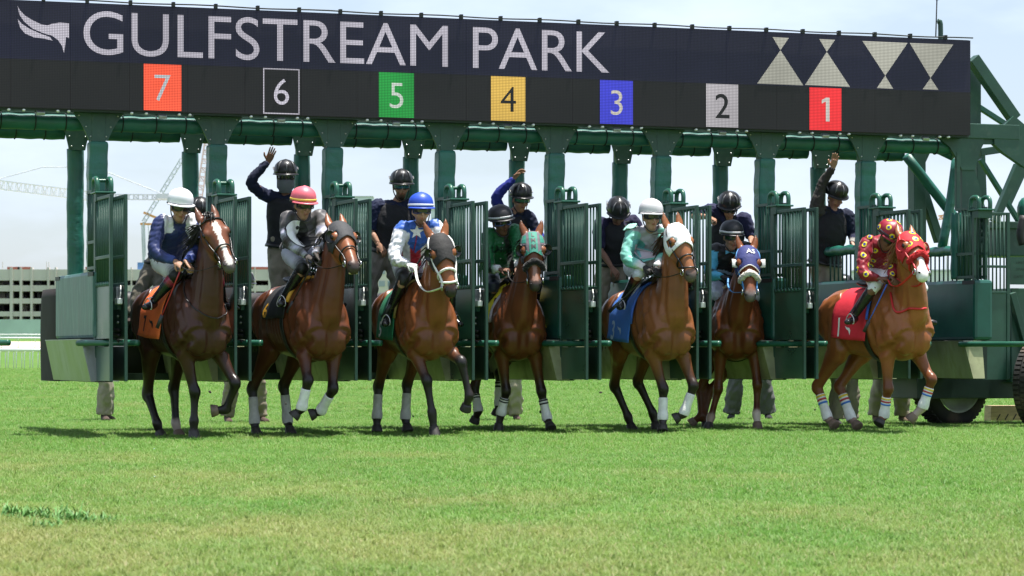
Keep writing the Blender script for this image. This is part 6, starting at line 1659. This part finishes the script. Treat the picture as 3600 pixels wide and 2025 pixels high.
far = empty('tower_crane', C(1150, 1000, 300), 'faint distant crane jib behind the right end of the gate', 'crane'); O4 = C(1150, 1000, 300)
lattice(C(3300, 765, 300), C(3420, 750, 300), 1.2, 10, .3, 'jib', M_ORANGE, far, O4, up=A(0, 0, 1))
MB().tube([C(3330, 765, 300) - O4, C(3330, 1000, 300) - O4], .5, n=6, sub=1).build('mast', M_CRW, far)

# wooden wheel ramp beside the rear wheel, clods thrown up from the turf
p = at(3522, 1475, 33.6); wr = empty('wheel_ramp', (p[0], p[1], 0), 'low plywood wheel ramp with black chevron marks beside the gate wheel', 'ramp', rz=.1)
MB().prism([(-.14, 0, 0), (.45, 0, 0), (.45, 0, .22), (-.13, 0, .22)], (0, .3, 0)).build('board', mat('plywood', (.42, .30, .17), rough=.8, noise=.25, nscale=5, streak=(1, 1, 6)), wr)
for i in range(4):
    MB().beam((-.06 + .1 * i, -.004, .05), (-.02 + .1 * i, -.004, .12), .012, .004).build('chevron_mark', M_BLACKP, wr)

me = None; rg = np.random.default_rng(11)
for u, v, Y, lab in ((738, 1378, 26.9, 'white blazed dark bay horse'), (1005, 1420, 27.2, 'teeth baring horse'), (1452, 1463, 27.6, 'black hooded horse'), (1900, 1448, 29.6, 'teal hooded horse'), (2112, 1380, 28.6, 'white hooded horse'), (2600, 1450, 29.6, 'navy hooded horse'), (2865, 1440, 29.2, 'red hooded horse')):
    if me is None:
        m = MB().ball((0, 0, 0), (.012, .010, .008), 7, 5); V, F = m.mesh(); V = V * (1 + .35 * rg.normal(size=(len(V), 1)) * .5)
        o = mk('turf_clod', V, F, mat('soil', (.035, .028, .018), rough=.95)); me = o.data
    else: o = bpy.data.objects.new('turf_clod', me); COL.objects.link(o)
    o.location = tuple(at(u, v, Y)); o.rotation_euler = tuple(rg.uniform(0, 3, 3)); o.scale = (1, 1, 1) if rg.uniform() < .6 else (1.5, 1.3, 1.2)
    tag(o, 'tiny dark turf clod in the air by the ' + lab, 'clod', 'clods of turf in the air')
for u, v, lab, r in ((541, 1690, 'pale blue scrap of paper on the open grass at left', .5), (543, 1588, 'thin pale scrap of paper just before the shadow of the leftmost horse', .2)):
    p = at(u, v, CAMH * FPX / (v - HOR)); rows = [[(x * .016, y * .006, .026 + .006 * math.sin(x * 2 + y)) for x in np.linspace(-1, 1, 5)] for y in (-1, 0, 1)]
    o = MB().grid(rows).build('paper_scrap', mat('paper_blue', (.40, .52, .60), rough=.8), solid=.001, loc=(p[0], p[1], 0)); o.rotation_euler[2] = r
    tag(o, lab, 'litter')
